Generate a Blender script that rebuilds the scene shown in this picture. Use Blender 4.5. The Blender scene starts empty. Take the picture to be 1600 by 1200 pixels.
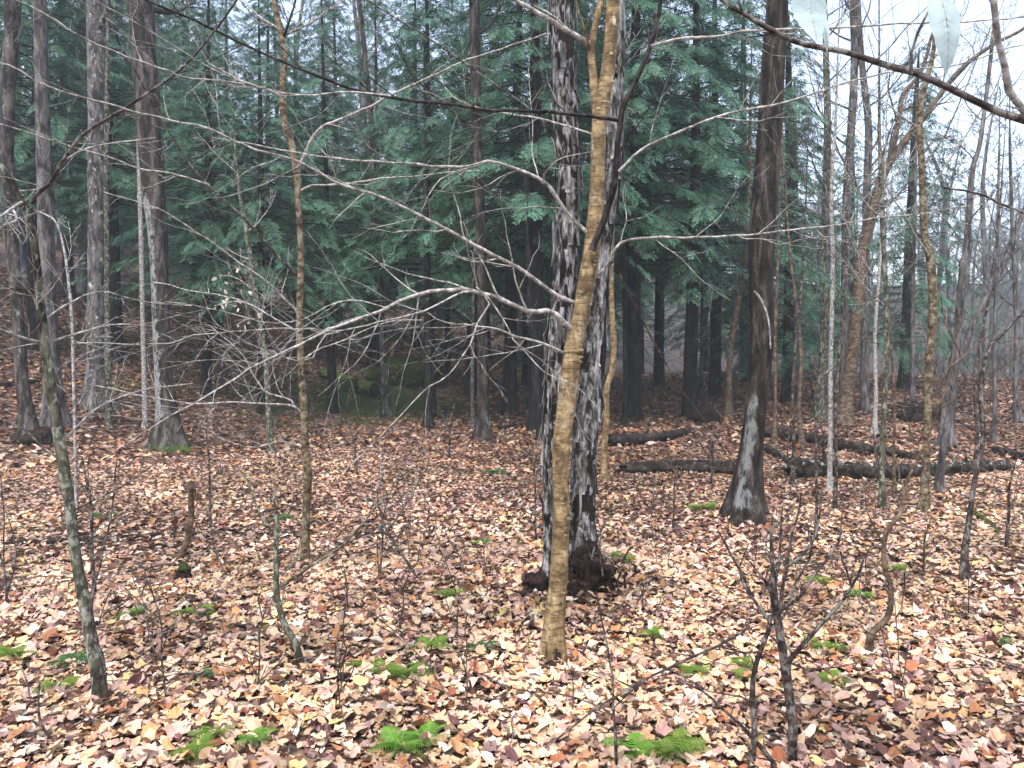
import bpy, math, random
import numpy as np
from mathutils import Vector

SC = bpy.context.scene
COL = SC.collection
RNG = np.random.default_rng(7)
random.seed(7)

# ------------------------------------------------------------------ camera
W0, H0, FPX, HORIZON = 1600.0, 1200.0, 1232.0, 560.0
PITCH = math.atan((HORIZON - 600.0) / FPX)          # looking slightly down
CAM_Z = 1.62
cam = bpy.data.cameras.new('camera'); camo = bpy.data.objects.new('camera', cam); COL.objects.link(camo)
cam.sensor_width = 36.0; cam.lens = 36.0 * FPX / W0
cam.clip_start = 0.05; cam.clip_end = 1500
camo.location = (0, 0, CAM_Z); camo.rotation_euler = (math.pi/2 + PITCH, 0, 0)
SC.camera = camo

# ------------------------------------------------------------------ light
SUN_EL, SUN_AZ = math.radians(62), math.radians(200)     # soft light from above and behind the camera
w = bpy.data.worlds.new('World'); SC.world = w; w.use_nodes = True
nt = w.node_tree; nt.nodes.clear()
sky = nt.nodes.new('ShaderNodeTexSky'); sky.sky_type = 'NISHITA'; sky.sun_disc = False
sky.sun_elevation = SUN_EL; sky.sun_rotation = SUN_AZ; sky.air_density = 1.0; sky.dust_density = 2.5
hs = nt.nodes.new('ShaderNodeHueSaturation'); hs.inputs['Saturation'].default_value = 0.72; hs.inputs['Value'].default_value = 1.0
bg = nt.nodes.new('ShaderNodeBackground'); bg.inputs['Strength'].default_value = 0.15
wo = nt.nodes.new('ShaderNodeOutputWorld')
nt.links.new(sky.outputs[0], hs.inputs['Color']); nt.links.new(hs.outputs[0], bg.inputs['Color']); nt.links.new(bg.outputs[0], wo.inputs[0])
sl = bpy.data.lights.new('sun', 'SUN'); sl.energy = 1.1; sl.angle = math.radians(20); sl.color = (1.0, 0.96, 0.9)
so = bpy.data.objects.new('sun', sl); COL.objects.link(so)
sd = Vector((math.sin(SUN_AZ)*math.cos(SUN_EL), math.cos(SUN_AZ)*math.cos(SUN_EL), math.sin(SUN_EL)))
so.rotation_euler = sd.to_track_quat('Z', 'Y').to_euler(); so.location = (0, -5, 30)
SC.view_settings.view_transform = 'Standard'; SC.view_settings.look = 'None'
SC.view_settings.gamma = 1.0; SC.view_settings.use_curve_mapping = False
SC.view_settings.exposure = 1.75
HAZE_DENSITY = 0.0015
try:
    SC.cycles.max_bounces = 5; SC.cycles.diffuse_bounces = 3; SC.cycles.glossy_bounces = 2
    SC.cycles.transmission_bounces = 2; SC.cycles.volume_bounces = 1; SC.cycles.transparent_max_bounces = 4
    SC.cycles.use_denoising = True
except Exception:
    pass

# ------------------------------------------------------------------ numeric helpers
_T = np.random.default_rng(3).random((64, 64, 64)).astype(np.float32)
def vnoise(P):
    P = np.asarray(P, dtype=np.float64); i = np.floor(P).astype(np.int64); f = P - i
    f = f*f*(3-2*f); i &= 63; j = (i+1) & 63
    x0, y0, z0 = i[..., 0], i[..., 1], i[..., 2]; x1, y1, z1 = j[..., 0], j[..., 1], j[..., 2]
    fx, fy, fz = f[..., 0], f[..., 1], f[..., 2]
    a = _T[x0, y0, z0]*(1-fx) + _T[x1, y0, z0]*fx; b = _T[x0, y1, z0]*(1-fx) + _T[x1, y1, z0]*fx
    c = _T[x0, y0, z1]*(1-fx) + _T[x1, y0, z1]*fx; d = _T[x0, y1, z1]*(1-fx) + _T[x1, y1, z1]*fx
    return (a*(1-fy)+b*fy)*(1-fz) + (c*(1-fy)+d*fy)*fz
def fbm(P, o=4):
    s = 0; a = 0.5; P = np.asarray(P, dtype=np.float64)
    for k in range(o): s = s + a*(vnoise(P*(2**k)+k*7.3)-0.5)*2; a *= 0.5
    return s
def n2(x, y, s, o=3, z=0.0): return fbm(np.stack([np.asarray(x, float)*s, np.asarray(y, float)*s, np.zeros_like(np.asarray(x, float))+z], -1), o)
def sstep(a, b, x): t = np.clip((x-a)/(b-a), 0, 1); return t*t*(3-2*t)

def H(x, y):
    """height of the forest floor"""
    x = np.asarray(x, float); y = np.asarray(y, float)
    d = np.hypot(x, y)
    h = 0.10*n2(x+40, y+40, 0.45, 3, 2.2) * sstep(1.5, 5, d) + 0.35*n2(x, y, 0.07, 2, 5.1) * sstep(6, 18, d)
    s = -0.9*x + 0.43*y - 11.4
    sp = np.where(s > 0, s*s/(s+4.0), 0)
    h = h + 0.38*sp/(1+sp*0.012) * (1 + 0.0*x)
    h = h + 0.95*sstep(14, 34, y)*sstep(-9, 0, x+0.1*y) + 11*sstep(48, 130, y + 0.25*np.abs(x))
    h = h + 0.16*np.exp(-((x-0.42)**2+(y-5.6)**2)/0.45)          # mound under the double maple
    h = h + 0.10*np.exp(-((x-2.3)**2+(y-8.0)**2)/0.5)
    return h

_cp, _sp = math.cos(PITCH), math.sin(PITCH)
def ray(u, v):
    dx, dy, dz = (u-800)/FPX, 1.0, (600-v)/FPX
    return np.array([dx, dy*_cp - dz*_sp, dy*_sp + dz*_cp])
def at(u, v, D):
    """world point seen towards (u, v), D metres ahead"""
    r = ray(u, v); t = D / r[1]
    return np.array([r[0]*t, D, CAM_Z + r[2]*t])
def ground(u, v):
    """where the line of sight meets the forest floor"""
    r = ray(u, v); t = 1.5
    while t < 200:
        p = r*t; z = CAM_Z + p[2]
        if z <= float(H(p[0], p[1])): break
        t += 0.02 + t*0.004
    return np.array([r[0]*t, r[1]*t, float(H(r[0]*t, r[1]*t))])
def on_floor(u, D):
    x = (u-800)/FPX*D
    return np.array([x, D, float(H(x, D))])

# ------------------------------------------------------------------ mesh helpers
class MB:
    def __init__(s): s.v = []; s.f = []; s.n = 0; s.mi = []; s.col = []
    def add(s, v, f, mi=0, col=None):
        v = np.asarray(v, float).reshape(-1, 3); f = np.asarray(f, np.int64)
        s.v.append(v); s.f.append(f + s.n); s.mi.append(np.full(len(f), mi, np.int32)); s.n += len(v)
        if col is None: col = np.tile([0., 0., 0.], (len(v), 1))
        s.col.append(np.asarray(col, float).reshape(-1, 3))
    def mesh(s, name, mats, origin=(0, 0, 0), smooth=True, attr=None):
        me = bpy.data.meshes.new(name)
        V = np.concatenate(s.v) - np.asarray(origin, float)
        me.vertices.add(len(V)); me.vertices.foreach_set('co', V.astype(np.float32).ravel())
        loops = np.concatenate([f.ravel() for f in s.f]); tot = np.concatenate([np.full(len(f), f.shape[1], np.int32) for f in s.f])
        me.loops.add(len(loops)); me.loops.foreach_set('vertex_index', loops.astype(np.int32))
        st = np.concatenate([[0], np.cumsum(tot)[:-1]]).astype(np.int32)
        me.polygons.add(len(tot)); me.polygons.foreach_set('loop_start', st)
        me.polygons.foreach_set('material_index', np.concatenate(s.mi))
        me.polygons.foreach_set('use_smooth', np.full(len(tot), smooth))
        me.update(calc_edges=True)
        if attr:
            C = np.concatenate(s.col); a = me.attributes.new(attr, 'FLOAT_COLOR', 'POINT')
            a.data.foreach_set('color', np.hstack([C, np.ones((len(C), 1))]).astype(np.float32).ravel())
        for m in (mats if isinstance(mats, (list, tuple)) else [mats]): me.materials.append(m)
        return me

def obj(name, me, parent=None, loc=None, **props):
    o = bpy.data.objects.new(name, me); COL.objects.link(o)
    if parent is not None: o.parent = parent
    if loc is not None: o.location = loc
    for k, v in props.items(): o[k] = v
    return o
def thing(name, label, cat, loc, group=None):
    o = bpy.data.objects.new(name, None); COL.objects.link(o); o.location = loc; o.empty_display_size = 0.2
    o['label'] = label; o['category'] = cat
    if group: o['group'] = group
    return o

def smooth_path(P, n):
    P = np.asarray(P, float); m = len(P)
    if m == 2: t = np.linspace(0, 1, n)[:, None]; return P[0]*(1-t)+P[1]*t
    Q = np.vstack([2*P[0]-P[1], P, 2*P[-1]-P[-2]])
    d = np.concatenate([[0], np.cumsum(np.linalg.norm(np.diff(P[:, :3], axis=0), axis=1)+1e-9)])
    s = np.linspace(0, d[-1], n); i = np.clip(np.searchsorted(d, s, side='right')-1, 0, m-2)
    t = ((s-d[i])/(d[i+1]-d[i]))[:, None]
    a, b, c, e = Q[i], Q[i+1], Q[i+2], Q[i+3]
    return 0.5*((2*b)+(-a+c)*t+(2*a-5*b+4*c-e)*t*t+(-a+3*b-3*c+e)*t**3)

def frames(P):
    T = np.gradient(P, axis=0); T /= np.linalg.norm(T, axis=1)[:, None]+1e-12
    up = np.array([0, 0, 1.0]) if abs(T[0][2]) < 0.9 else np.array([1.0, 0, 0])
    a = np.cross(up, T[0]); a /= np.linalg.norm(a); A = [a]
    for k in range(1, len(P)):
        a = A[-1] - T[k]*np.dot(A[-1], T[k]); A.append(a/(np.linalg.norm(a)+1e-12))
    A = np.array(A); return A, np.cross(T, A), T

_qc = {}
def tube_faces(n, k):
    if (n, k) not in _qc:
        i = np.arange(n-1)[:, None]*k; j = np.arange(k)[None, :]; j2 = (j+1) % k
        _qc[(n, k)] = np.stack([i+j, i+j2, i+k+j2, i+k+j], -1).reshape(-1, 4)
    return _qc[(n, k)]
def tube(mb, P, R, k=5, mi=0, col=None, cap=False):
    P = np.asarray(P, float); R = np.broadcast_to(np.asarray(R, float), (len(P),)); A, B, T = frames(P)
    th = np.arange(k)*2*math.pi/k
    V = P[:, None] + R[:, None, None]*(A[:, None]*np.cos(th)[None, :, None]+B[:, None]*np.sin(th)[None, :, None])
    n = len(P); V = V.reshape(-1, 3)
    mb.add(V, tube_faces(n, k), mi, None if col is None else np.tile(col, (len(V), 1)))
    if cap:
        for e in (0, n-1):
            ring = V[e*k:(e+1)*k]; c = P[e]
            mb.add(np.vstack([ring, c]), [[q, (q+1) % k, k] for q in range(k)] if e else [[(q+1) % k, q, k] for q in range(k)], mi, None if col is None else np.tile(col, (k+1, 1)))

def bark_tube(P, R, k=20, amp=0.06, style='rough', flare=0.0, base_lobes=5, seed=0, mask=None, dr=0.05, mi=0, mb=None):
    """trunk surface with relief; R radius per control point; returns MB with a 'mask' colour (pale, moss, dark)"""
    L = np.sum(np.linalg.norm(np.diff(P, axis=0), axis=1)); n = int(max(8, L/dr))
    Q = smooth_path(np.column_stack([P, R]), n); C, r = Q[:, :3], Q[:, 3]
    A, B, T = frames(C); th = np.arange(k)*2*math.pi/k
    s = np.linspace(0, L, n)
    TH, S = np.meshgrid(th, s); rr = np.repeat(r[:, None], k, 1)
    cx, cy = np.cos(TH), np.sin(TH); o = seed*13.7
    if style == 'shag':
        q = fbm(np.stack([cx*3.2+o, cy*3.2, S*1.9], -1), 4); q2 = 1-np.abs(fbm(np.stack([cx*5+o+9, cy*5, S*1.5], -1), 3))*2.2
        d = amp*(0.9*q + 0.7*(q2-0.55))
    elif style == 'ridge':
        q = 1-np.abs(fbm(np.stack([cx*4+o, cy*4, S*1.2], -1), 4))*2.5
        d = amp*((q-0.5)*0.8 + 0.5*fbm(np.stack([cx*2+o, cy*2, S*1.0], -1), 3))
    elif style == 'birch':
        q = fbm(np.stack([cx*1.2+o, cy*1.2, S*14], -1), 3)
        d = amp*(0.22*q + 0.6*fbm(np.stack([cx*1.5+o, cy*1.5, S*3], -1), 3))
    else:
        d = amp*fbm(np.stack([cx*2+o, cy*2, S*4], -1), 4)
    rad = rr*(1+d)
    if flare > 0:
        fl = np.exp(-np.maximum(S-0.10, 0)/(0.9*r[0]*1.6+0.04))
        lob = 0.5+0.5*np.cos(TH*base_lobes + 1.7*seed + 0.6*np.sin(TH*2+seed))
        rad = rad*(1+fl*flare*(0.35+1.0*lob))
    V = C[:, None]+rad[..., None]*(A[:, None]*cx[..., None]+B[:, None]*cy[..., None])
    V = V.reshape(-1, 3)
    col = np.zeros((len(V), 3))
    if mask is not None: col = mask(V, S.ravel(), np.repeat(C, k, 0))
    m = mb or MB(); m.add(V, tube_faces(n, k), mi, col)
    return m, C, r

# ------------------------------------------------------------------ materials
def mat(name):
    m = bpy.data.materials.new(name); m.use_nodes = True; t = m.node_tree; t.nodes.clear()
    b = t.nodes.new('ShaderNodeBsdfPrincipled'); o = t.nodes.new('ShaderNodeOutputMaterial'); t.links.new(b.outputs[0], o.inputs[0])
    return m, t, b
def N(t, typ, ins=None, **kw):
    n = t.nodes.new(typ)
    for k, v in kw.items(): setattr(n, k, v)
    for k, v in (ins or {}).items():
        if hasattr(v, 'is_output'): t.links.new(v, n.inputs[k])
        else: n.inputs[k].default_value = v
    return n
def coords(t, scale):
    tc = N(t, 'ShaderNodeTexCoord'); mp = N(t, 'ShaderNodeMapping', {'Vector': tc.outputs['Object'], 'Scale': scale}); return mp.outputs[0]
def ramp(t, fac, stops, interp='LINEAR'):
    r = N(t, 'ShaderNodeValToRGB', {'Fac': fac}); e = r.color_ramp.elements; r.color_ramp.interpolation = interp
    while len(e) < len(stops): e.new(0.5)
    for x, (p, c) in zip(e, stops): x.position = p; x.color = (*c, 1) if len(c) == 3 else c
    return r.outputs[0]
def mixc(t, f, a, b):
    n = N(t, 'ShaderNodeMix', data_type='RGBA'); 
    for i, v in ((0, f), (6, a), (7, b)):
        if hasattr(v, 'is_output'): t.links.new(v, n.inputs[i])
        else: n.inputs[i].default_value = v if i == 0 else (*v, 1)
    return n.outputs[2]
def mth(t, op, a, b=0.0):
    n = N(t, 'ShaderNodeMath', operation=op)
    for i, v in ((0, a), (1, b)):
        if hasattr(v, 'is_output'): t.links.new(v, n.inputs[i])
        else: n.inputs[i].default_value = v
    return n.outputs[0]

def bark(name, stops, sc=(9, 9, 2.2), bump=0.6, rough=0.75, fine=60, pale=(0.55, 0.56, 0.52), moss=(0.07, 0.12, 0.015), dark=(0.018, 0.014, 0.012), speck=0.0, speckc=(0.45, 0.48, 0.42), spec=0.12):
    m, t, b = mat(name)
    v = coords(t, sc)
    n1 = N(t, 'ShaderNodeTexNoise', {'Vector': v, 'Scale': 1.0, 'Detail': 8.0, 'Roughness': 0.65, 'Distortion': 0.4})
    stops = [(0.5+(p_-0.5)*0.62, c_) for p_, c_ in stops]
    c = ramp(t, n1.outputs[0], stops)
    v2 = coords(t, (fine, fine, fine*0.45)); n2_ = N(t, 'ShaderNodeTexNoise', {'Vector': v2, 'Scale': 1.0, 'Detail': 4.0})
    c = mixc(t, mth(t, 'MULTIPLY', ramp(t, n2_.outputs[0], [(0.35, (1, 1, 1)), (0.6, (0, 0, 0))]), 0.45), c, tuple(x*0.35 for x in stops[0][1]))
    if speck > 0:
        n3 = N(t, 'ShaderNodeTexNoise', {'Vector': coords(t, (22, 22, 14)), 'Scale': 1.0, 'Detail': 5.0, 'Roughness': 0.7})
        c = mixc(t, mth(t, 'MULTIPLY', ramp(t, n3.outputs[0], [(0.52, (0, 0, 0)), (0.58, (1, 1, 1))]), speck), c, speckc)
    if name.startswith('golden_birch'):
        a1 = N(t, 'ShaderNodeTexNoise', {'Vector': coords(t, (11, 11, 5)), 'Scale': 1.0, 'Detail': 6.0, 'Roughness': 0.7, 'Distortion': 0.8})
        c = mixc(t, mth(t, 'MULTIPLY', ramp(t, a1.outputs[0], [(0.50, (0, 0, 0)), (0.62, (1, 1, 1))]), 0.75), c, (0.075, 0.052, 0.030))
        c = mixc(t, mth(t, 'MULTIPLY', ramp(t, a1.outputs[0], [(0.36, (1, 1, 1)), (0.44, (0, 0, 0))]), 0.55), c, (0.42, 0.36, 0.25))
        a2 = N(t, 'ShaderNodeTexNoise', {'Vector': coords(t, (14, 14, 120)), 'Scale': 1.0, 'Detail': 2.0})
        c = mixc(t, mth(t, 'MULTIPLY', ramp(t, a2.outputs[0], [(0.56, (0, 0, 0)), (0.62, (1, 1, 1))]), 0.7), c, (0.06, 0.038, 0.022))
    at_ = N(t, 'ShaderNodeAttribute', attribute_name='mask'); sp = N(t, 'ShaderNodeSeparateColor', {0: at_.outputs['Color']})
    n4 = N(t, 'ShaderNodeTexNoise', {'Vector': coords(t, (14, 14, 6)), 'Scale': 1.0, 'Detail': 6.0, 'Roughness': 0.7})
    def gate(ch): return ramp(t, mth(t, 'ADD', sp.outputs[ch], mth(t, 'MULTIPLY', mth(t, 'SUBTRACT', n4.outputs[0], 0.5), 1.6)), [(0.42, (0, 0, 0)), (0.58, (1, 1, 1))])
    g2 = mth(t, 'MULTIPLY', gate(0), ramp(t, sp.outputs[0], [(0.02, (0, 0, 0)), (0.1, (1, 1, 1))])); c = mixc(t, g2, c, pale)
    c = mixc(t, mth(t, 'MULTIPLY', gate(1), ramp(t, sp.outputs[1], [(0.02, (0, 0, 0)), (0.1, (1, 1, 1))])), c, moss)
    c = mixc(t, mth(t, 'MULTIPLY', gate(2), ramp(t, sp.outputs[2], [(0.02, (0, 0, 0)), (0.1, (1, 1, 1))])), c, dark)
    t.links.new(c, b.inputs['Base Color']); b.inputs['Roughness'].default_value = rough; b.inputs['Specular IOR Level'].default_value = spec
    hsum = mth(t, 'ADD', n1.outputs[0], mth(t, 'MULTIPLY', n2_.outputs[0], 0.35))
    bp = N(t, 'ShaderNodeBump', {'Strength': bump, 'Distance': 0.035, 'Height': hsum}); t.links.new(bp.outputs[0], b.inputs['Normal'])
    return m

M = {}
M['birch'] = bark('golden_birch_bark', [(0.20, (0.07, 0.044, 0.022)), (0.40, (0.19, 0.128, 0.062)), (0.58, (0.31, 0.215, 0.105)), (0.80, (0.50, 0.40, 0.25))], sc=(9, 9, 15), bump=0.35, rough=0.45, fine=45, pale=(0.66, 0.56, 0.38))
M['curl'] = bark('papery_bark_curl', [(0.3, (0.22, 0.15, 0.08)), (0.6, (0.42, 0.33, 0.20))], sc=(20, 20, 20), bump=0.1, rough=0.5)
M['shag'] = bark('shaggy_grey_bark', [(0.36, (0.012, 0.010, 0.010)), (0.47, (0.035, 0.030, 0.028)), (0.57, (0.22, 0.21, 0.20)), (0.74, (0.47, 0.47, 0.46))], sc=(32, 32, 10), bump=1.0, rough=0.8, fine=50)
M['shag_grey'] = bark('scaly_grey_bark', [(0.34, (0.022, 0.019, 0.017)), (0.45, (0.085, 0.08, 0.075)), (0.56, (0.22, 0.215, 0.205)), (0.70, (0.42, 0.42, 0.41))], sc=(30, 30, 11), bump=1.0, rough=0.8, fine=60)
M['shag_strip'] = bark('loose_bark_strip', [(0.3, (0.02, 0.018, 0.016)), (0.5, (0.12, 0.115, 0.108)), (0.7, (0.40, 0.39, 0.38))], sc=(14, 14, 3), bump=0.8, rough=0.8)
M['darkbark'] = bark('wet_dark_bark', [(0.3, (0.009, 0.007, 0.006)), (0.5, (0.030, 0.023, 0.020)), (0.7, (0.10, 0.080, 0.070))], sc=(13, 13, 3), bump=1.0, rough=0.6, pale=(0.17, 0.175, 0.17))
M['greybark'] = bark('grey_maple_bark', [(0.3, (0.012, 0.010, 0.009)), (0.5, (0.048, 0.040, 0.036)), (0.7, (0.14, 0.122, 0.11))], sc=(9, 9, 2), bump=0.9, pale=(0.24, 0.25, 0.24), moss=(0.045, 0.080, 0.010))
M['mottled'] = bark('lichen_mottled_bark', [(0.3, (0.022, 0.020, 0.014)), (0.5, (0.062, 0.060, 0.040)), (0.7, (0.14, 0.135, 0.095))], sc=(16, 16, 9), bump=0.5, speck=0.5, speckc=(0.38, 0.40, 0.33), pale=(0.5, 0.5, 0.44))
M['brownbark'] = bark('brown_sapling_bark', [(0.3, (0.04, 0.026, 0.018)), (0.5, (0.11, 0.075, 0.050)), (0.7, (0.22, 0.16, 0.11))], sc=(10, 10, 16), bump=0.5, rough=0.55)
M['goldsap'] = bark('golden_sapling_bark', [(0.3, (0.035, 0.024, 0.015)), (0.5, (0.115, 0.080, 0.044)), (0.7, (0.26, 0.205, 0.13))], sc=(14, 14, 22), bump=0.8, rough=0.55, speck=0.35, speckc=(0.36, 0.33, 0.25), pale=(0.42, 0.37, 0.27))
M['hembark'] = bark('hemlock_bark', [(0.3, (0.006, 0.005, 0.005)), (0.55, (0.020, 0.016, 0.015)), (0.75, (0.050, 0.042, 0.038))], sc=(10, 10, 3), bump=0.8)
M['twig'] = bark('pale_wet_twig', [(0.3, (0.12, 0.105, 0.095)), (0.5, (0.33, 0.305, 0.28)), (0.7, (0.55, 0.53, 0.51))], sc=(30, 30, 30), bump=0.15, rough=0.42)
M['darktwig'] = bark('dark_wet_twig', [(0.3, (0.014, 0.010, 0.009)), (0.5, (0.045, 0.032, 0.029)), (0.7, (0.12, 0.095, 0.085))], sc=(26, 26, 26), bump=0.3, rough=0.4, speck=0.4, speckc=(0.34, 0.34, 0.31))
M['limb'] = bark('black_wet_limb', [(0.3, (0.008, 0.006, 0.006)), (0.5, (0.024, 0.018, 0.017)), (0.7, (0.075, 0.062, 0.058))], sc=(26, 26, 12), bump=0.4, rough=0.45)
M['farbark'] = bark('mist_paled_far_bark', [(0.3, (0.06, 0.055, 0.055)), (0.5, (0.15, 0.145, 0.15)), (0.7, (0.26, 0.26, 0.27))], sc=(6, 6, 2))  # bark of the far trees paled, mist put into its colour
M['midgrey'] = bark('pinkish_grey_bark', [(0.3, (0.03, 0.026, 0.025)), (0.5, (0.10, 0.088, 0.084)), (0.7, (0.22, 0.20, 0.195))], sc=(10, 10, 3), bump=0.8)
M['log'] = bark('rotting_log_bark', [(0.3, (0.008, 0.006, 0.005)), (0.5, (0.024, 0.017, 0.014)), (0.7, (0.085, 0.064, 0.052))], sc=(9, 9, 9), bump=1.0, rough=0.6, pale=(0.42, 0.38, 0.34), moss=(0.09, 0.14, 0.02))
M['rot'] = bark('black_rotten_wood', [(0.3, (0.008, 0.006, 0.006)), (0.5, (0.020, 0.012, 0.010)), (0.7, (0.065, 0.032, 0.026))], sc=(18, 18, 12), bump=1.0, rough=0.7)
M['moss'] = bark('green_moss', [(0.3, (0.012, 0.018, 0.005)), (0.5, (0.035, 0.048, 0.011)), (0.7, (0.085, 0.10, 0.025))], sc=(14, 14, 14), bump=1.0, rough=0.95)

def simple(name, col, rough=0.6, trans=0.0, var=0.25, scale=30, attr=None):
    m, t, b = mat(name)
    n = N(t, 'ShaderNodeTexNoise', {'Vector': coords(t, (scale,)*3), 'Scale': 1.0, 'Detail': 4.0})
    if attr: base = N(t, 'ShaderNodeAttribute', attribute_name=attr).outputs['Color']
    else: base = N(t, 'ShaderNodeRGB').outputs[0]; base.default_value = (*col, 1)
    v = mth(t, 'ADD', mth(t, 'MULTIPLY', n.outputs[0], 2*var), 1-var)
    mm = N(t, 'ShaderNodeVectorMath', {0: base, 1: v}, operation='MULTIPLY')
    t.links.new(mm.outputs[0], b.inputs['Base Color']); b.inputs['Roughness'].default_value = rough; b.inputs['Specular IOR Level'].default_value = 0.12
    if trans > 0:
        tr = N(t, 'ShaderNodeBsdfTranslucent', {'Color': mm.outputs[0]}); mx = N(t, 'ShaderNodeMixShader', {0: trans, 1: b.outputs[0], 2: tr.outputs[0]})
        t.links.new(mx.outputs[0], t.nodes['Material Output'].inputs[0])
    return m
M['needle'] = simple('hemlock_needles', (0.045, 0.10, 0.062), 0.5, 0.3, 0.7, 0.9, attr='mask')
M['litter'] = simple('fallen_leaf_litter', None, 0.42, 0.0, 0.38, 22, attr='mask')
M['fern'] = simple('evergreen_fern', (0.12, 0.20, 0.03), 0.5, 0.3, 0.3, 20)
M['fern_bright'] = simple('bright_fern', (0.12, 0.26, 0.035), 0.5, 0.3, 0.3, 20)
M['fern_dark'] = simple('dark_fern', (0.035, 0.10, 0.03), 0.5, 0.2, 0.3, 20)
M['paleleaf'] = simple('bleached_beech_leaf', (0.66, 0.60, 0.46), 0.6, 0.3, 0.2, 30)
M['blueleaf'] = simple('pale_hanging_leaf', (0.42, 0.52, 0.52), 0.45, 0.35, 0.25, 60)
M['stone'] = simple('pale_stone', (0.62, 0.56, 0.50), 0.7, 0, 0.3, 12)

# forest floor
def floor_mat():
    m, t, b = mat('forest_floor_duff')
    tc = N(t, 'ShaderNodeTexCoord'); P = tc.outputs['Object']
    vo = N(t, 'ShaderNodeTexVoronoi', {'Vector': P, 'Scale': 11.0, 'Randomness': 1.0})
    sp = N(t, 'ShaderNodeSeparateColor', {0: vo.outputs['Color']})
    c = ramp(t, sp.outputs[0], [(0.0, (0.035, 0.020, 0.017)), (0.3, (0.09, 0.046, 0.036)), (0.55, (0.16, 0.092, 0.068)), (0.75, (0.24, 0.165, 0.12)), (0.92, (0.36, 0.28, 0.21))], 'CONSTANT')
    n = N(t, 'ShaderNodeTexNoise', {'Vector': P, 'Scale': 30.0, 'Detail': 4.0})
    c = mixc(t, mth(t, 'MULTIPLY', n.outputs[0], 0.6), c, (0.06, 0.035, 0.028))
    at_ = N(t, 'ShaderNodeAttribute', attribute_name='mask'); s2 = N(t, 'ShaderNodeSeparateColor', {0: at_.outputs['Color']})
    nm = N(t, 'ShaderNodeTexNoise', {'Vector': P, 'Scale': 1.6, 'Detail': 5.0})
    g = ramp(t, mth(t, 'ADD', s2.outputs[1], mth(t, 'MULTIPLY', mth(t, 'SUBTRACT', nm.outputs[0], 0.5), 1.4)), [(0.42, (0, 0, 0)), (0.62, (1, 1, 1))])
    c = mixc(t, mth(t, 'MULTIPLY', g, ramp(t, s2.outputs[1], [(0.02, (0, 0, 0)), (0.12, (1, 1, 1))])), c, (0.055, 0.075, 0.018))
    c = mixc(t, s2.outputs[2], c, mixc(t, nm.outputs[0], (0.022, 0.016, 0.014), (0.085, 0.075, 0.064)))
    t.links.new(c, b.inputs['Base Color']); b.inputs['Roughness'].default_value = 0.8; b.inputs['Specular IOR Level'].default_value = 0.1
    bp = N(t, 'ShaderNodeBump', {'Strength': 0.8, 'Distance': 0.03, 'Height': mth(t, 'ADD', vo.outputs['Distance'], n.outputs[0])}); t.links.new(bp.outputs[0], b.inputs['Normal'])
    return m
M['floor'] = floor_mat()

# ------------------------------------------------------------------ the floor: one sheet out to the far slope
def build_floor():
    nr, na = 260, 420
    r = 0.0 + 230*(np.linspace(0, 1, nr)**2.6); r[0] = 0.01
    a = np.linspace(0, 2*math.pi, na, endpoint=False)
    R, A = np.meshgrid(r, a, indexing='ij'); X, Y = R*np.sin(A), R*np.cos(A)
    Z = H(X, Y); V = np.stack([X, Y, Z], -1).reshape(-1, 3)
    col = np.zeros((len(V), 3)); x, y = V[:, 0], V[:, 1]
    col[:, 1] = 0.75*np.exp(-((x+3.6)**2/14+(y-22)**2/20)) + 0.35*np.exp(-((x+9)**2+(y-19)**2)/8)
    col[:, 2] = np.clip(sstep(24, 34, y)*sstep(0, 7, x)*0.9, 0, 1)  # far floor at the right greyed, mist put into its colour
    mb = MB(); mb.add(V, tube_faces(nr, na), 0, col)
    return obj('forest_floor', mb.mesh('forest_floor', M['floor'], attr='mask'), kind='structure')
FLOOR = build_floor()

# ------------------------------------------------------------------ leaf litter
PAL = np.array([[0.66, 0.50, 0.34], [0.58, 0.41, 0.27], [0.50, 0.33, 0.22], [0.62, 0.44, 0.36], [0.48, 0.31, 0.27], [0.40, 0.20, 0.11], [0.30, 0.12, 0.07],
                [0.17, 0.085, 0.075], [0.10, 0.05, 0.052], [0.60, 0.50, 0.25], [0.55, 0.30, 0.15], [0.70, 0.62, 0.52], [0.28, 0.19, 0.18]])
PAL = np.clip(PAL.mean(1, keepdims=True)+(PAL-PAL.mean(1, keepdims=True))*1.06, 0.01, 0.8)*np.array([1.04, 1.0, 0.96])
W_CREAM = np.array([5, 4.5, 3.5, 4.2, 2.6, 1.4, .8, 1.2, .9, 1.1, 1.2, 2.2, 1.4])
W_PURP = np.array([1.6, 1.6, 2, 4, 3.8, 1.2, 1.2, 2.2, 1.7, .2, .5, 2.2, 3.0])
W_RUST = np.array([.7, 1.0, 2.0, 1.3, 2.4, 3.2, 3.8, 3.0, 2.2, .2, 1.6, .2, 1.8])
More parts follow.
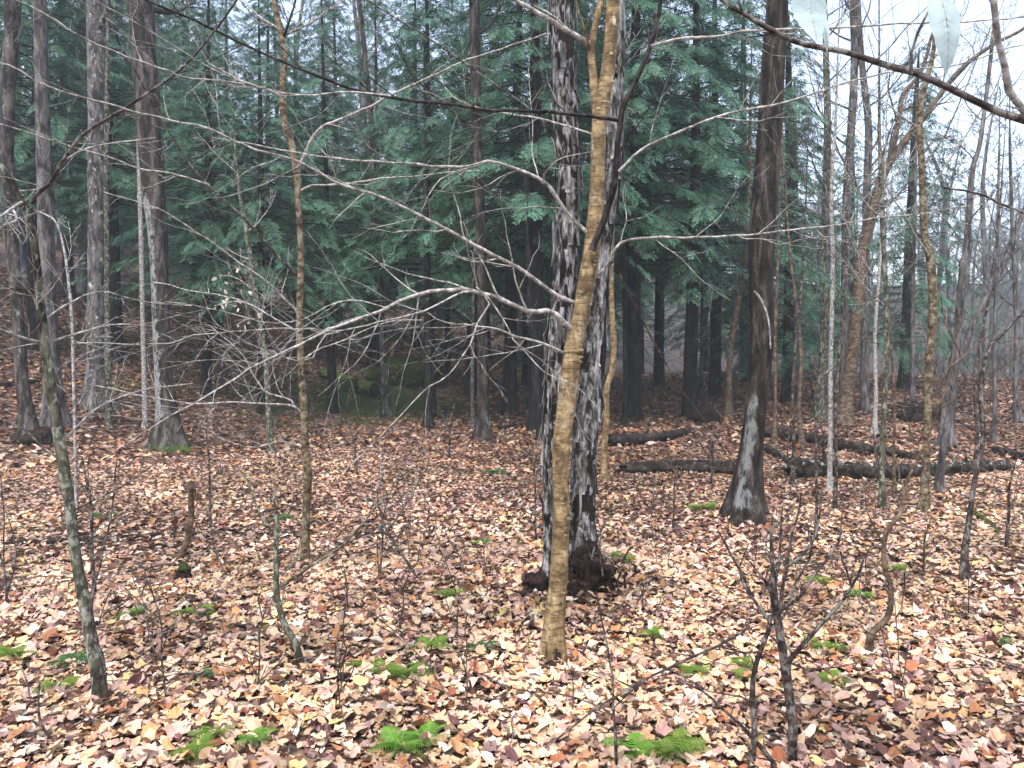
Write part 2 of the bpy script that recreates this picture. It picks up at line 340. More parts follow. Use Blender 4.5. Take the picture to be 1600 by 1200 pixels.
def leaf_cols(x, y, rng):
    a = sstep(-0.15, 0.25, n2(x, y, 0.55, 3, 9.0))[:, None]
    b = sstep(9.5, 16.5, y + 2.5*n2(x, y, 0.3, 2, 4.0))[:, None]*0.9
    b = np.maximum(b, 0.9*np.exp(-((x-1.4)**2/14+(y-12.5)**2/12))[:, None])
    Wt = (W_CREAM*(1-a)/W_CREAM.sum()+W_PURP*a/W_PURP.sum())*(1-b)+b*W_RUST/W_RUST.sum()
    cum = np.cumsum(Wt, 1); k = (rng.random(len(x))[:, None]*cum[:, -1:] > cum).sum(1)
    c = PAL[np.clip(k, 0, len(PAL)-1)]*0.76*(0.8+0.4*rng.random((len(x), 1)))
    wet = 0.70+0.50*sstep(-0.30, 0.30, n2(x, y, 2.1, 3, 3.0))[:, None]
    return np.clip(c*(1-0.42*b)*wet, 0.008, 0.8)  # leaves toward the hemlocks darkened by b, canopy shade put into their colour
def _maple():
    a = [];
    for ang, rr in ((-90, .60), (-62, .62), (-40, .80), (-15, .66), (5, .92), (28, .70), (58, .74), (90, 1.0), (122, .74), (152, .70), (175, .92), (195, .66), (220, .80), (242, .62)):
        a.append((math.cos(math.radians(ang))*rr*.5, math.sin(math.radians(ang))*rr*.5, 0))
    return np.array([(0, -0.05, 0)]+a)
def _oval(n=9):
    a = np.arange(n)*2*math.pi/n+0.2
    return np.vstack([[0, 0, 0], np.column_stack([np.cos(a)*0.28*(1+0.12*np.cos(3*a)), np.sin(a)*0.5, a*0])])
LEAFT = [_maple(), _oval(9), _oval(6)]
def leaves(mb, x, y, size, kind, rng, lift=0.03, tilt=0.45, z=None):
    T = LEAFT[kind]; n = len(x); k = len(T)
    base = H(x, y) if z is None else z
    P = np.repeat(T[None], n, 0)*size[:, None, None]
    P[:, :, 0] *= (0.8+0.35*rng.random(n))[:, None]
    rr = (T[:, 0]**2+T[:, 1]**2)
    curl = rng.normal(0.10, 0.38, n); fold = rng.normal(0.2, 0.42, n)
    P[:, :, 2] += size[:, None]*(curl[:, None]*rr[None]*1.6 + fold[:, None]*np.abs(T[None, :, 0])*0.8)
    P[:, 1:, 2] += size[:, None]*rng.normal(0, 0.06, (n, k-1))
    def rot(P, ang, ax):
        c, s = np.cos(ang)[:, None], np.sin(ang)[:, None]; i, j = [(1, 2), (2, 0), (0, 1)][ax]
        a, b = P[..., i].copy(), P[..., j].copy(); P[..., i] = a*c-b*s; P[..., j] = a*s+b*c
    rot(P, rng.normal(0, tilt, n), 0); rot(P, rng.normal(0, tilt, n), 1); rot(P, rng.random(n)*6.283, 2)
    P[:, :, 0] += x[:, None]; P[:, :, 1] += y[:, None]
    lo = P[:, :, 2].min(1)*0.6
    P[:, :, 2] += (base - lo + rng.random(n)*lift)[:, None]
    F = np.array([[0, 1+i, 1+(i+1) % (k-1)] for i in range(k-1)])
    F = (F[None]+np.arange(n)[:, None, None]*k).reshape(-1, 3)
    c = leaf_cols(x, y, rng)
    mb.add(P.reshape(-1, 3), F, 0, np.repeat(c, k, 0))
    return P, c
def wedge(n, r0, r1, half, rng, p=1.0):
    r = np.sqrt(rng.random(n)*(r1**2-r0**2)+r0**2); a = (rng.random(n)*2-1)*math.radians(half)
    return r*np.sin(a), r*np.cos(a)
def build_litter():
    rng = np.random.default_rng(11); mb = MB()
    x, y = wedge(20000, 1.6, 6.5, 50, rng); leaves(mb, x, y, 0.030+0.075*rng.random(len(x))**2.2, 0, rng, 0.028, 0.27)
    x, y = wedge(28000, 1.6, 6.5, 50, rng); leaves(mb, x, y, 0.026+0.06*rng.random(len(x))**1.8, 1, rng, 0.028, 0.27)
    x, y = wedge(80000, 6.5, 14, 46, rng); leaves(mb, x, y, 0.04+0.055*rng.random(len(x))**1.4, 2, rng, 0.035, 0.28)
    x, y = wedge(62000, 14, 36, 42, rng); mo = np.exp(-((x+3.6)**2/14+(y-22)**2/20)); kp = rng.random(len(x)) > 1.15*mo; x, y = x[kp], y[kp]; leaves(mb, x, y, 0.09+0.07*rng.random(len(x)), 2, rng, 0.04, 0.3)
    # drifts raked against trunk bases and logs
    obj('leaf_litter', mb.mesh('leaf_litter', M['litter'], smooth=False, attr='mask'), kind='stuff', label='thick carpet of wet tan, pink and brown fallen leaves', category='leaf litter')
    # the leaves that show largest lie on top, one object each
    for q in range(300):
        D = 2.75 + 1.9*(q/300.0) ; u = rng.random()*1700-50; x = (u-800)/FPX*D
        x, y = np.array([x]), np.array([D+rng.random()*0.15]); m1 = MB()
        k = 0 if rng.random() < 0.5 else 1
        sz = np.array([0.055+0.045*rng.random()])
        z = H(x, y)+0.03
        leaves(m1, x, y, sz, k, rng, 0.015, 0.30, z=z)
        o = (x[0], y[0], float(z[0]))
        obj('leaf', m1.mesh('leaf', M['litter'], origin=o, smooth=False, attr='mask'), FLOOR, loc=o)
build_litter()

# ------------------------------------------------------------------ growth
def grow(out, rng, p, d, L, r, lev, wig=0.12, up=0.04, seg=0.12, kids=(5, 4, 3), ang=(35, 65), ratio=0.5, k=5, rmin=0.0012, flat=1.0):
    n = max(4, min(26, int(L/seg)+2)); st = L/(n-1); pts = [np.array(p, float)]; d = np.array(d, float); d /= np.linalg.norm(d); dirs = [d]
    for i in range(n-1):
        d = d + rng.normal(0, wig, 3); d[2] += up; d /= np.linalg.norm(d); pts.append(pts[-1]+d*st); dirs.append(d)
    pts = np.array(pts); t = np.linspace(0, 1, n)
    out.append((pts, np.maximum(r*(1-0.8*t), rmin), k, lev))
    if lev <= 0: return
    m = kids[min(lev-1, len(kids)-1)]; m = max(1, int(round(m*(0.7+0.6*rng.random()))))
    for j in range(m):
        f = 0.18+0.8*(j+rng.random()*0.8)/m; i = min(n-2, int(f*(n-1)))
        dd = dirs[i]; a = math.radians(rng.uniform(*ang)); q = rng.normal(0, 1, 3); q[2] *= flat
        q -= dd*np.dot(q, dd); q /= np.linalg.norm(q)+1e-9
        grow(out, rng, pts[i], dd*math.cos(a)+q*math.sin(a), L*ratio*(0.6+0.6*rng.random())*(1-0.45*f), max(r*(1-0.8*f)*0.6, rmin), lev-1, wig*1.15, up, seg*0.8, kids, ang, ratio, max(3, k-1), rmin, flat)
def tubes(mb, out, mi=0, col=None):
    for P, R, k, lev in out: tube(mb, P, R, k, mi, col)

def wander(P, rng, amp):
    n = len(P); 
    off = np.column_stack([np.convolve(rng.normal(0, 1, n+4), np.ones(5)/5, 'valid')[:n] for _ in range(3)])
    w = np.clip(np.arange(n)/3.0, 0, 1)[:, None]
    return P+off*amp*w

def traced_branch(px, D0, D1, w0, w1, rng, twigs=6, tl=0.35, wig=0.004, k=6, up=0.02, lev=1):
    """px: line of points; D0..D1 metres ahead from root to tip; w: thickness in photo pixels"""
    n = len(px); d = np.concatenate([[0], np.cumsum([math.dist(px[i], px[i+1]) for i in range(n-1)])]); d /= d[-1]
    P = np.array([at(u, v, D0+(D1-D0)*f) for (u, v), f in zip(px, d)])
    L = np.sum(np.linalg.norm(np.diff(P, axis=0), axis=1)); m = max(6, int(L/0.05))
    Q = wander(smooth_path(P, m), rng, wig*2.4)
    t = np.linspace(0, 1, m); R = (w0+(w1-w0)*t**0.8)/2/FPX*(D0+(D1-D0)*t)
    R *= 1+0.16*np.maximum(0, np.sin(np.arange(m)*0.9+rng.random()*6))**6
    out = [(Q, R, k, 2)]
    T = np.gradient(Q, axis=0); T /= np.linalg.norm(T, axis=1)[:, None]
    for j in range(twigs):
        f = 0.12+0.86*(j+rng.random())/max(1, twigs); i = min(m-2, int(f*(m-1))); a = math.radians(rng.uniform(30, 60)); q = rng.normal(0, 1, 3); q[1] *= 0.5
        q -= T[i]*np.dot(q, T[i]); q /= np.linalg.norm(q)
        grow(out, rng, Q[i], T[i]*math.cos(a)+q*math.sin(a), tl*(0.5+0.9*rng.random())*(1-0.4*f), R[i]*0.45, lev, 0.13, up, 0.06, (3, 2), (28, 50), 0.5, 4, 0.0007)
    return out

def make_branch(root, origin, px, D0, D1, w0, w1, seed, mat_, name='branch', **kw):
    rng = np.random.default_rng(seed); out = traced_branch(px, D0, D1, w0, w1, rng, **kw); mb = MB(); tubes(mb, out)
    return obj(name, mb.mesh(name, mat_, origin=origin, attr='mask'), root)

def px_trunk(path, D, lean=0.0, top=None):
    """path rows (u, v, w): from the ground up; returns points and radii in metres"""
    P = []; R = []; n = len(path)
    for i, (u, v, w_) in enumerate(path):
        d = D+lean*i/(n-1); P.append(at(u, v, d)); R.append(w_/2/FPX*d)
    P = np.array(P); R = np.array(R)*0.92
    if top:
        d = P[-1]-P[-2]; d /= np.linalg.norm(d); d = d*0.6+np.array([0, 0, 0.6]); d /= np.linalg.norm(d); k = 4
        for j in range(1, k+1): P = np.vstack([P, P[-1]+d*top/k]); R = np.append(R, R[-1]*0.72)
    return P, R

def px_tree(name, label, cat, path, D=None, m='greybark', k=14, style='rough', amp=0.08, flare=0.8, seed=0, top=5.0, nb=8, blen=1.6, bmat=None, mask=None, group=None, lean=0.0, lev=2, bmin=0.35, up=0.05, ang=(35, 62), dr=0.08, lobes=5, kids=(4, 4, 3)):
    rng = np.random.default_rng(1000+seed)
    if D is None:
        g = ground(path[0][0], path[0][1]); D = g[1]
    P, R = px_trunk(path, D, lean, top)
    gz = float(H(P[0][0], P[0][1])); P[0][2] = gz-0.12
    o = (P[0][0], P[0][1], gz); root = thing(name, label, cat, o, group)
    mb, C, r = bark_tube(P, R, k, amp, style, flare, lobes, seed, mask, dr)
    obj('trunk', mb.mesh('trunk', M[m], origin=o, attr='mask'), root)
    if nb:
        out = []; n = len(C)
        for j in range(nb):
            f = bmin+(0.98-bmin)*(j+rng.random())/nb; i = min(n-2, int(f*(n-1))); T = C[min(i+1, n-1)]-C[i]; T /= np.linalg.norm(T)
            a = math.radians(rng.uniform(*ang)); az = rng.random()*6.283; q = np.array([math.cos(az), math.sin(az), 0.0]); q -= T*np.dot(q, T); q /= np.linalg.norm(q)
            grow(out, rng, C[i], T*math.cos(a)+q*math.sin(a), blen*(0.6+0.8*rng.random())*(1.15-0.5*f), max(0.004, r[i]*0.32), lev, 0.10, up, 0.14, kids, (28, 58), 0.5, 5, 0.0016+0.00012*D)
        b = MB(); tubes(b, out); obj('crown', b.mesh('crown', M[bmat or m], origin=o, attr='mask'), root)
    return root, o, C, r, D

# ------------------------------------------------------------------ hemlocks
def hemlock_meshes(seed, Ht=16.0, z0=2.2, Lmax=3.6, nbr=150):
    rng = np.random.default_rng(seed)
    mb = MB(); wood = []
    tw_o, tw_d, tw_n, tw_l = [], [], [], []
    for i in range(nbr):
        f = (i+rng.random())/nbr; z = z0+(Ht-z0)*f**1.08; L = Lmax*((1-f)**0.75)*(0.62+0.5*rng.random())+0.25
        if f < 0.06: L *= 0.7
        az = i*2.39996+rng.normal(0, 0.3); o = np.array([math.cos(az), math.sin(az), 0]); side = np.array([-math.sin(az), math.cos(az), 0])
        n = max(5, int(L/0.17)); t = np.linspace(0, 1, n); sag = 0.16+0.26*rng.random(); bend = rng.normal(0, 0.15)
        P = o[None]*(L*t)[:, None]+side[None]*(bend*L*t*t)[:, None]; P[:, 2] = z+L*(0.22*t-(sag+0.22)*t*t)
        P = P+np.column_stack([n2(t*6, t*0+i, 1.0, 2, 1)*.06, n2(t*6, t*0+i, 1.0, 2, 3)*.06, n2(t*6, t*0+i, 1, 2, 5)*.06])
        wood.append((P, np.maximum(0.022*(L/3)*(1-0.85*t), 0.004), 3, 0))
        dens = 0.9 if rng.random() > 0.12 else 0.25
        T = np.gradient(P, axis=0); T /= np.linalg.norm(T, axis=1)[:, None]
        for j in range(1, n):
            if t[j] < 0.22 or rng.random() > dens: continue
            for sgn in (-1, 1):
                s_ = np.cross(T[j], [0, 0, 1.0]); s_ /= np.linalg.norm(s_)+1e-9
                a = math.radians(rng.uniform(38, 62)); d = T[j]*math.cos(a)+sgn*s_*math.sin(a); d[2] -= rng.uniform(0.05, 0.42); d /= np.linalg.norm(d)
                l = (0.24+0.30*L/3.6)*(1.25-0.75*t[j])*(0.7+0.6*rng.random())*min(1, (t[j]-0.1)*4)
                nn = np.cross(d, s_*sgn); nn = nn+rng.normal(0, 0.25, 3); nn /= np.linalg.norm(nn)
                tw_o.append(P[j]); tw_d.append(d); tw_n.append(nn); tw_l.append(l)
        tw_o.append(P[-2]); tw_d.append(T[-1]); tw_n.append([0, 0, 1.0]); tw_l.append(0.3)
    O, D_, Nn, Ls = np.array(tw_o), np.array(tw_d), np.array(tw_n), np.array(tw_l)
    ns = 9; V = []; Cc = []
    S = np.cross(D_, Nn); S /= np.linalg.norm(S, axis=1)[:, None]+1e-9
    drop = 0.20
    shade = rng.random(len(O))
    for j in range(ns):
        f = (j+0.5)/ns; c0 = O+D_*(Ls*f)[:, None]; c0[:, 2] -= drop*Ls*f*f
        for sgn in (-1, 1):
            ln = (0.05+0.42*Ls*(1-f)*0.75+0.02)*(0.75+0.5*rng.random(len(O)))
            a = np.radians(rng.uniform(40, 68, len(O)))[:, None]
            d = D_*np.cos(a)+sgn*S*np.sin(a)+rng.normal(0, 0.12, (len(O), 3)); d[:, 2] -= 0.12; d /= np.linalg.norm(d, axis=1)[:, None]
            wv = np.cross(d, Nn); wv /= np.linalg.norm(wv, axis=1)[:, None]+1e-9
            hw = (0.008+0.008*rng.random(len(O)))[:, None]
            q = np.stack([c0-wv*hw*0.5, c0+d*(ln*0.45)[:, None]+wv*hw, c0+d*ln[:, None], c0+d*(ln*0.45)[:, None]-wv*hw], 1)
            V.append(q.reshape(-1, 3))
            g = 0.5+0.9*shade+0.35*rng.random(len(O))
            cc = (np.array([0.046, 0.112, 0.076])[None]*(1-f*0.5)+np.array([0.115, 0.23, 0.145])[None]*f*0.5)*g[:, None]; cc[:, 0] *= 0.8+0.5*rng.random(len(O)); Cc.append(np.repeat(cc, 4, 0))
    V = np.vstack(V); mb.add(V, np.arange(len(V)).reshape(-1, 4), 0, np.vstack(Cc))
    for P, R, k_, _ in wood: tube(mb, P, R, k_, 1)
    # dead bare limbs under the crown
    out = []
    for i in range(26):
        z = 1.0+rng.random()*(z0+1.5); az = rng.random()*6.283
        grow(out, rng, (0, 0, z), (math.cos(az), math.sin(az), rng.uniform(-0.25, 0.15)), rng.uniform(0.5, 1.9), 0.010, 1, 0.07, -0.02, 0.15, (4,), (30, 60), 0.4, 3, 0.0035)
    tubes(mb, out, 1)
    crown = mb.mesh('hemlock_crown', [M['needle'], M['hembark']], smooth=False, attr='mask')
    m2, C, r = bark_tube(np.array([(0, 0, -0.3), (0, 0, 1), (0.04, 0.03, 5), (0, 0.03, 10), (0, 0, Ht)]), np.array([0.21, 0.18, 0.14, 0.09, 0.02]), 12, 0.12, 'ridge', 0.6, 5, seed, None, 0.25)
    trunk = m2.mesh('hemlock_trunk', M['hembark'], attr='mask')
    return crown, trunk
HV = [hemlock_meshes(21+i, Ht=h, z0=z, Lmax=l, nbr=nb) for i, (h, z, l, nb) in enumerate([(16, 3.9, 4.0, 190), (15, 4.3, 3.8, 175), (17, 3.6, 4.2, 200), (12, 1.3, 2.8, 170), (15, 1.8, 4.0, 200)])]
def hemlock(u, D, kind, s, rot, label, group, sr=1.0):
    p = on_floor(u, D); root = thing('hemlock_tree', label, 'tree', p, group)
    root.rotation_euler = (rr.gauss(0, 0.018), rr.gauss(0, 0.018), rot); root.scale = (s, s, s)
    c, t = HV[kind]; obj('trunk', t, root); obj('crown', c, root); root.children[0].scale = (sr, sr, 1)
    return root
HEMS = [ # u, D, kind, scale, label
 (52, 20, 2, 0.9, 'dark hemlock behind the bark-stripped trunk at the picture edge'),
 (185, 21, 1, 0.85, 'hemlock whose boughs hang behind the two grey trunks on the slope'),
 (322, 19.5, 0, 0.70, 'hemlock with low sweeping boughs beside the big mossy-footed maple'),
 (410, 19, 1, 0.66, 'hemlock behind the slim sapling with bleached leaves'),
 (520, 20, 2, 0.66, 'broad hemlock just behind the thin golden birch sapling'),
 (672, 19.5, 0, 0.78, 'hemlock with a black stem beyond the mossy mound'),
 (795, 20.5, 2, 1.0, 'hemlock with a thick black trunk in the deepest shade'),
 (838, 17.0, 1, 0.95, 'hemlock touching the shaggy double maple with its boughs'),
 (990, 19.0, 0, 1.05, 'hemlock with stout dark stem next to the slim curved yellow sapling'),
 (1078, 19.5, 2, 0.95, 'large hemlock with flared dark trunk between double maple and leaning maple'),
 (1118, 24.0, 1, 1.0, 'hemlock standing behind the thin leaning brown tree'),
 (1232, 23.0, 3, 0.95, 'shorter hemlock with slim dark stem beyond the leaning maple'),
 (1412, 26.0, 3, 0.92, 'lone hemlock with drooping boughs near the dark root pile'),
 (1330, 36.0, 3, 0.9, 'misty hemlock seen between the forked brown trees'),
 (1545, 52.0, 3, 0.7, 'faint hemlock at the foot of the misty slope'),
]
rr = random.Random(5)
for u, D, kd, s, lab in HEMS: hemlock(u, D, kd, s, rr.random()*6.28, lab, 'hemlocks along the front of the stand')
for (u, D, kd, s) in [(-60, 24, 0, 1), (110, 27, 2, 0.95), (240, 27, 1, .8), (345, 25, 2, .62), (465, 26, 0, .68), (590, 25, 1, .8), (735, 25, 0, 1.0), (860, 26, 2, 1.0), (935, 23, 1, 1.0), (1030, 27, 0, 1.0), (1165, 29, 3, 1.15), (1245, 36, 3, 1.1),
                      (-150, 30, 1, 1), (30, 33, 2, 1.), (170, 34, 0, .9), (300, 34, 4, .95), (420, 33, 4, .9), (530, 33, 4, .95), (650, 32, 4, 1.0), (760, 34, 4, 1.1), (890, 35, 4, 1.1), (1000, 37, 0, 1), (1100, 38, 3, 1.1), (580, 27, 3, .6), (700, 28, 3, .6), (820, 28, 3, .6), (480, 29, 3, .5),
                      (100, 44, 4, 1.2), (250, 46, 4, 1.2), (360, 45, 4, 1.2), (440, 48, 4, 1.2), (510, 52, 4, 1.25), (570, 45, 4, 1.15), (640, 50, 4, 1.25), (200, 52, 4, 1.3), (300, 50, 4, 1.3), (720, 46, 4, 1.1), (850, 48, 4, 1.1), (960, 50, 4, 1.0), (330, 56, 4, 1.1)]:
    lb = ('low young hemlock filling the gap beneath the tall hemlocks' if kd == 3 and s < 0.8 else 'hemlock of the farthest row, its thin top fading above the stand' if D >= 43 else
          'hemlock just behind the front row, black trunk half hidden' if D < 30 else 'hemlock in the middle of the dark stand, low boughs closing the view')
    hemlock(u, D, kd, s, rr.random()*6.28, lb, 'hemlocks deep in the stand')

# ------------------------------------------------------------------ the golden birch in front
def m_birch(V, S, C):
    col = np.zeros((len(V), 3)); col[:, 0] = 0.40*sstep(0.0, 0.5, fbm(V*np.array([6, 6, 9]), 3)); col[:, 2] = 0.75*np.exp(-S/0.09)
    col[:, 2] += 0.46*sstep(0.05, 0.5, fbm(V*np.array([9, 9, 10])+5, 3))
    return col
BP = [(864, 1041, 40), (865, 1010, 35), (868, 950, 33), (873, 900, 30), (877, 800, 28), (876, 750, 28), (877, 700, 30), (883, 650, 31), (889, 600, 32), (896, 545, 31), (906, 500, 27), (914, 450, 28), (923, 400, 28), (929, 350, 27), (933, 300, 25), (936, 200, 25), (943, 150, 25), (951, 100, 23), (958, 0, 22)]
BIRCH, BO, BC, BR, BD = px_tree('birch_tree', 'golden yellow birch with peeling bark, nearest of the larger trunks', 'tree', BP, m='birch', k=32, style='birch', amp=0.08, flare=0.75, seed=1, top=3.5, nb=7, blen=2.0, bmat='twig', mask=m_birch, dr=0.02, bmin=0.80)
def knots():
    """swollen dark knot where the big limbs leave the trunk"""
    mb = MB()
    for (u, v, w_, sd) in ((897, 549, 24, 1), (900, 517, 15, 2), (926, 388, 17, 3), (911, 470, 12, 4)):
        c = at(u, v, BD-0.012); r = 0.62*w_/FPX*BD
        nu, nv = 28, 18; U, Vv = np.meshgrid(np.arange(nu)*2*math.pi/nu, np.linspace(0.02, math.pi-0.02, nv)); d = np.stack([np.sin(Vv)*np.cos(U), np.sin(Vv)*np.sin(U), np.cos(Vv)], -1)
        rr_ = 1+0.5*fbm(d*2.6+sd*5, 4); V = (d*rr_[..., None]*np.array([r*0.95, r*0.8, r*0.62])+c).reshape(-1, 3)
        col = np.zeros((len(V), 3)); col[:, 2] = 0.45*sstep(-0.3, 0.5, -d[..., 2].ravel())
        mb.add(V, tube_faces(nv, nu), 0, col)
    obj('knot', mb.mesh('knot', M['birch'], origin=BO, attr='mask'), BIRCH, kind='stuff')
def birch_curls():
    rng = np.random.default_rng(4); mb = MB(); n = len(BC)
    for j in range(230):
        i = int(rng.random()**0.9*(n*0.62)); c = BC[i]; r = BR[i]*1.03; th = rng.uniform(2.6, 6.8) if rng.random() < .75 else rng.random()*6.28
        if rng.random() < 0.35: th = rng.normal(0.05, 0.2)
        # curled papery strip: starts on the surface, peels away
        wdt = rng.uniform(0.004, 0.016); ln = rng.uniform(0.008, 0.026); m_ = 5; P = []
        for a in range(m_):
            q = a/(m_-1); ang = th+q*ln/r*(1 if rng.random() < 2 else 1); lift = q*q*ln*rng.uniform(0.35, 0.6)
            d = np.array([math.cos(ang), math.sin(ang), 0]); P.append(c+d*(r+lift)+np.array([0, 0, q*rng.uniform(-0.004, 0.004)]))
        P = np.array(P); up = np.array([0, 0, wdt]); V = np.vstack([P, P+up*(1-0.5*np.linspace(0, 1, m_))[:, None]])
        mb.add(V, [[a, a+1, m_+a+1, m_+a] for a in range(m_-1)])
    obj('peeling_bark', mb.mesh('peeling_bark', M['curl'], origin=BO, attr='mask'), BIRCH, kind='stuff')
birch_curls(); knots()
def BB(px, D1, w0, w1, seed, tw=6, m='twig', D0=None, **kw): kw.setdefault('tl', 0.55); return make_branch(BIRCH, BO, px, D0 or BD, D1, w0*0.76, w1*0.75, seed, M[m], twigs=int(tw*0.95), **kw)
# forked upright stem and its limb
BB([(934, 190), (926, 120), (923, 75), (931, 35), (939, 0), (945, -60), (950, -160)], BD, 20, 8, 201, 3, m='birch', k=10)
BB([(924, 72), (893, 52), (855, 30), (826, 10), (800, -5), (740, -60)], BD-0.2, 13, 6, 202, 3, k=8)
# the long dark limb
BB([(925, 392), (932, 370), (945, 338), (958, 300), (964, 280), (969, 202), (972, 165), (1000, 105), (1016, 71), (1028, 30), (1033, 0), (1040, -60)], BD-0.35, 15, 8, 203, 5, m='limb', k=8, D0=BD-0.08)
BB([(966, 188), (920, 182), (860, 172), (800, 173), (760, 175), (700, 165), (650, 158), (600, 150), (560, 140), (530, 130), (440, 97), (400, 78), (340, 48), (290, 25), (235, 0), (180, -30)], BD-0.9, 8, 4.5, 204, 12, m='limb', D0=BD-0.2, k=7)
BB([(1017, 72), (1040, 66), (1070, 60), (1120, 56), (1160, 48), (1230, 45), (1330, 42), (1450, 38), (1600, 28), (1700, 20)], BD-0.7, 6, 2.5, 205, 10, D0=BD-0.3)
BB([(967, 268), (985, 250), (1000, 237), (1060, 206), (1127, 182), (1180, 170), (1225, 159), (1293, 138), (1397, 111), (1499, 98), (1600, 71), (1660, 60)], BD-0.6, 6, 2.2, 206, 12, D0=BD-0.2)
BB([(924, 372), (918, 364), (884, 331), (849, 287), (800, 262), (766, 250), (740, 256), (709, 258), (620, 256), (530, 250), (462, 240), (375, 223), (330, 212)], BD-0.5, 9, 2, 207, 12)
BB([(849, 287), (850, 275), (854, 267), (871, 250), (901, 240), (930, 236)], BD-0.5, 4, 1.6, 208, 4, D0=BD-0.15)
BB([(900, 474), (893, 471), (868, 461), (824, 427), (773, 400), (732, 378), (648, 332), (581, 305), (530, 287), (472, 258), (375, 223), (337, 204), (250, 184), (203, 172), (145, 155), (101, 145), (61, 128), (20, 103), (0, 98), (-60, 80)], BD-1.0, 9, 2.6, 209, 20)
BB([(902, 520), (895, 515), (881, 505), (857, 486), (824, 484), (783, 467), (766, 462), (739, 454), (722, 450), (672, 455), (638, 464), (604, 481), (530, 510), (472, 535), (408, 565), (327, 616), (250, 661), (180, 700)], BD-0.8, 12, 2.0, 210, 18, k=7)
BB([(740, 455), (719, 457), (678, 479), (658, 489), (597, 501), (530, 518), (472, 515), (388, 516), (304, 525), (257, 538), (162, 540), (111, 537)], BD-0.9, 4.5, 1.8, 211, 14, D0=BD-0.4)
BB([(744, 448), (763, 474), (746, 505), (732, 545), (699, 584), (665, 606), (631, 643), (597, 677), (560, 715), (540, 735)], BD-0.6, 4, 1.8, 212, 6, D0=BD-0.4, up=-0.01)
BB([(752, 455), (759, 460), (780, 491), (803, 532), (817, 545), (857, 584), (884, 594), (905, 606), (935, 636)], BD-0.3, 4, 1.6, 213, 5, D0=BD-0.4)
BB([(892, 555), (883, 552), (844, 537), (803, 526), (780, 515), (732, 510), (689, 506), (665, 489)], BD-0.4, 7, 2, 214, 7)
BB([(919, 436), (935, 430), (955, 403), (965, 385), (979, 375), (1019, 370), (1060, 370), (1127, 370), (1195, 364), (1296, 353), (1364, 341), (1431, 334), (1499, 324), (1560, 318)], BD-0.3, 7, 1.8, 215, 12)
BB([(930, 212), (922, 209), (851, 191), (793, 179), (719, 159), (695, 138), (687, 118)], BD+0.3, 5, 1.8, 216, 6)
BB([(851, 192), (800, 149), (726, 98), (665, 57), (581, 3), (540, -30)], BD+0.1, 4, 3, 217, 6, m='darktwig', D0=BD+0.2)
BB([(966, 425), (990, 470), (1020, 530), (1060, 600), (1110, 670), (1150, 730)], BD+1.2, 4, 2.5, 218, 5, m='darktwig', D0=BD+0.1, up=-0.01)
# long thin tips reaching from the left limb
BB([(611, 150), (540, 145), (462, 147), (388, 132), (290, 121), (270, 113), (203, 91), (128, 61), (68, 24), (20, 0)], BD-1.0, 4, 2, 219, 10, D0=BD-0.6)
BB([(391, 132), (337, 113), (294, 88), (250, 61), (189, 24), (145, 0)], BD-1.1, 3, 2, 220, 5, D0=BD-0.75)
BB([(530, 519), (506, 525), (486, 558), (458, 562), (430, 548), (398, 540), (360, 520), (320, 505)], BD-0.9, 3, 1.3, 221, 9, D0=BD-0.6)
BB([(604, 481), (560, 470), (520, 478), (480, 500), (440, 505), (400, 498), (330, 480), (260, 470)], BD-0.9, 3, 1.3, 222, 9, D0=BD-0.55)

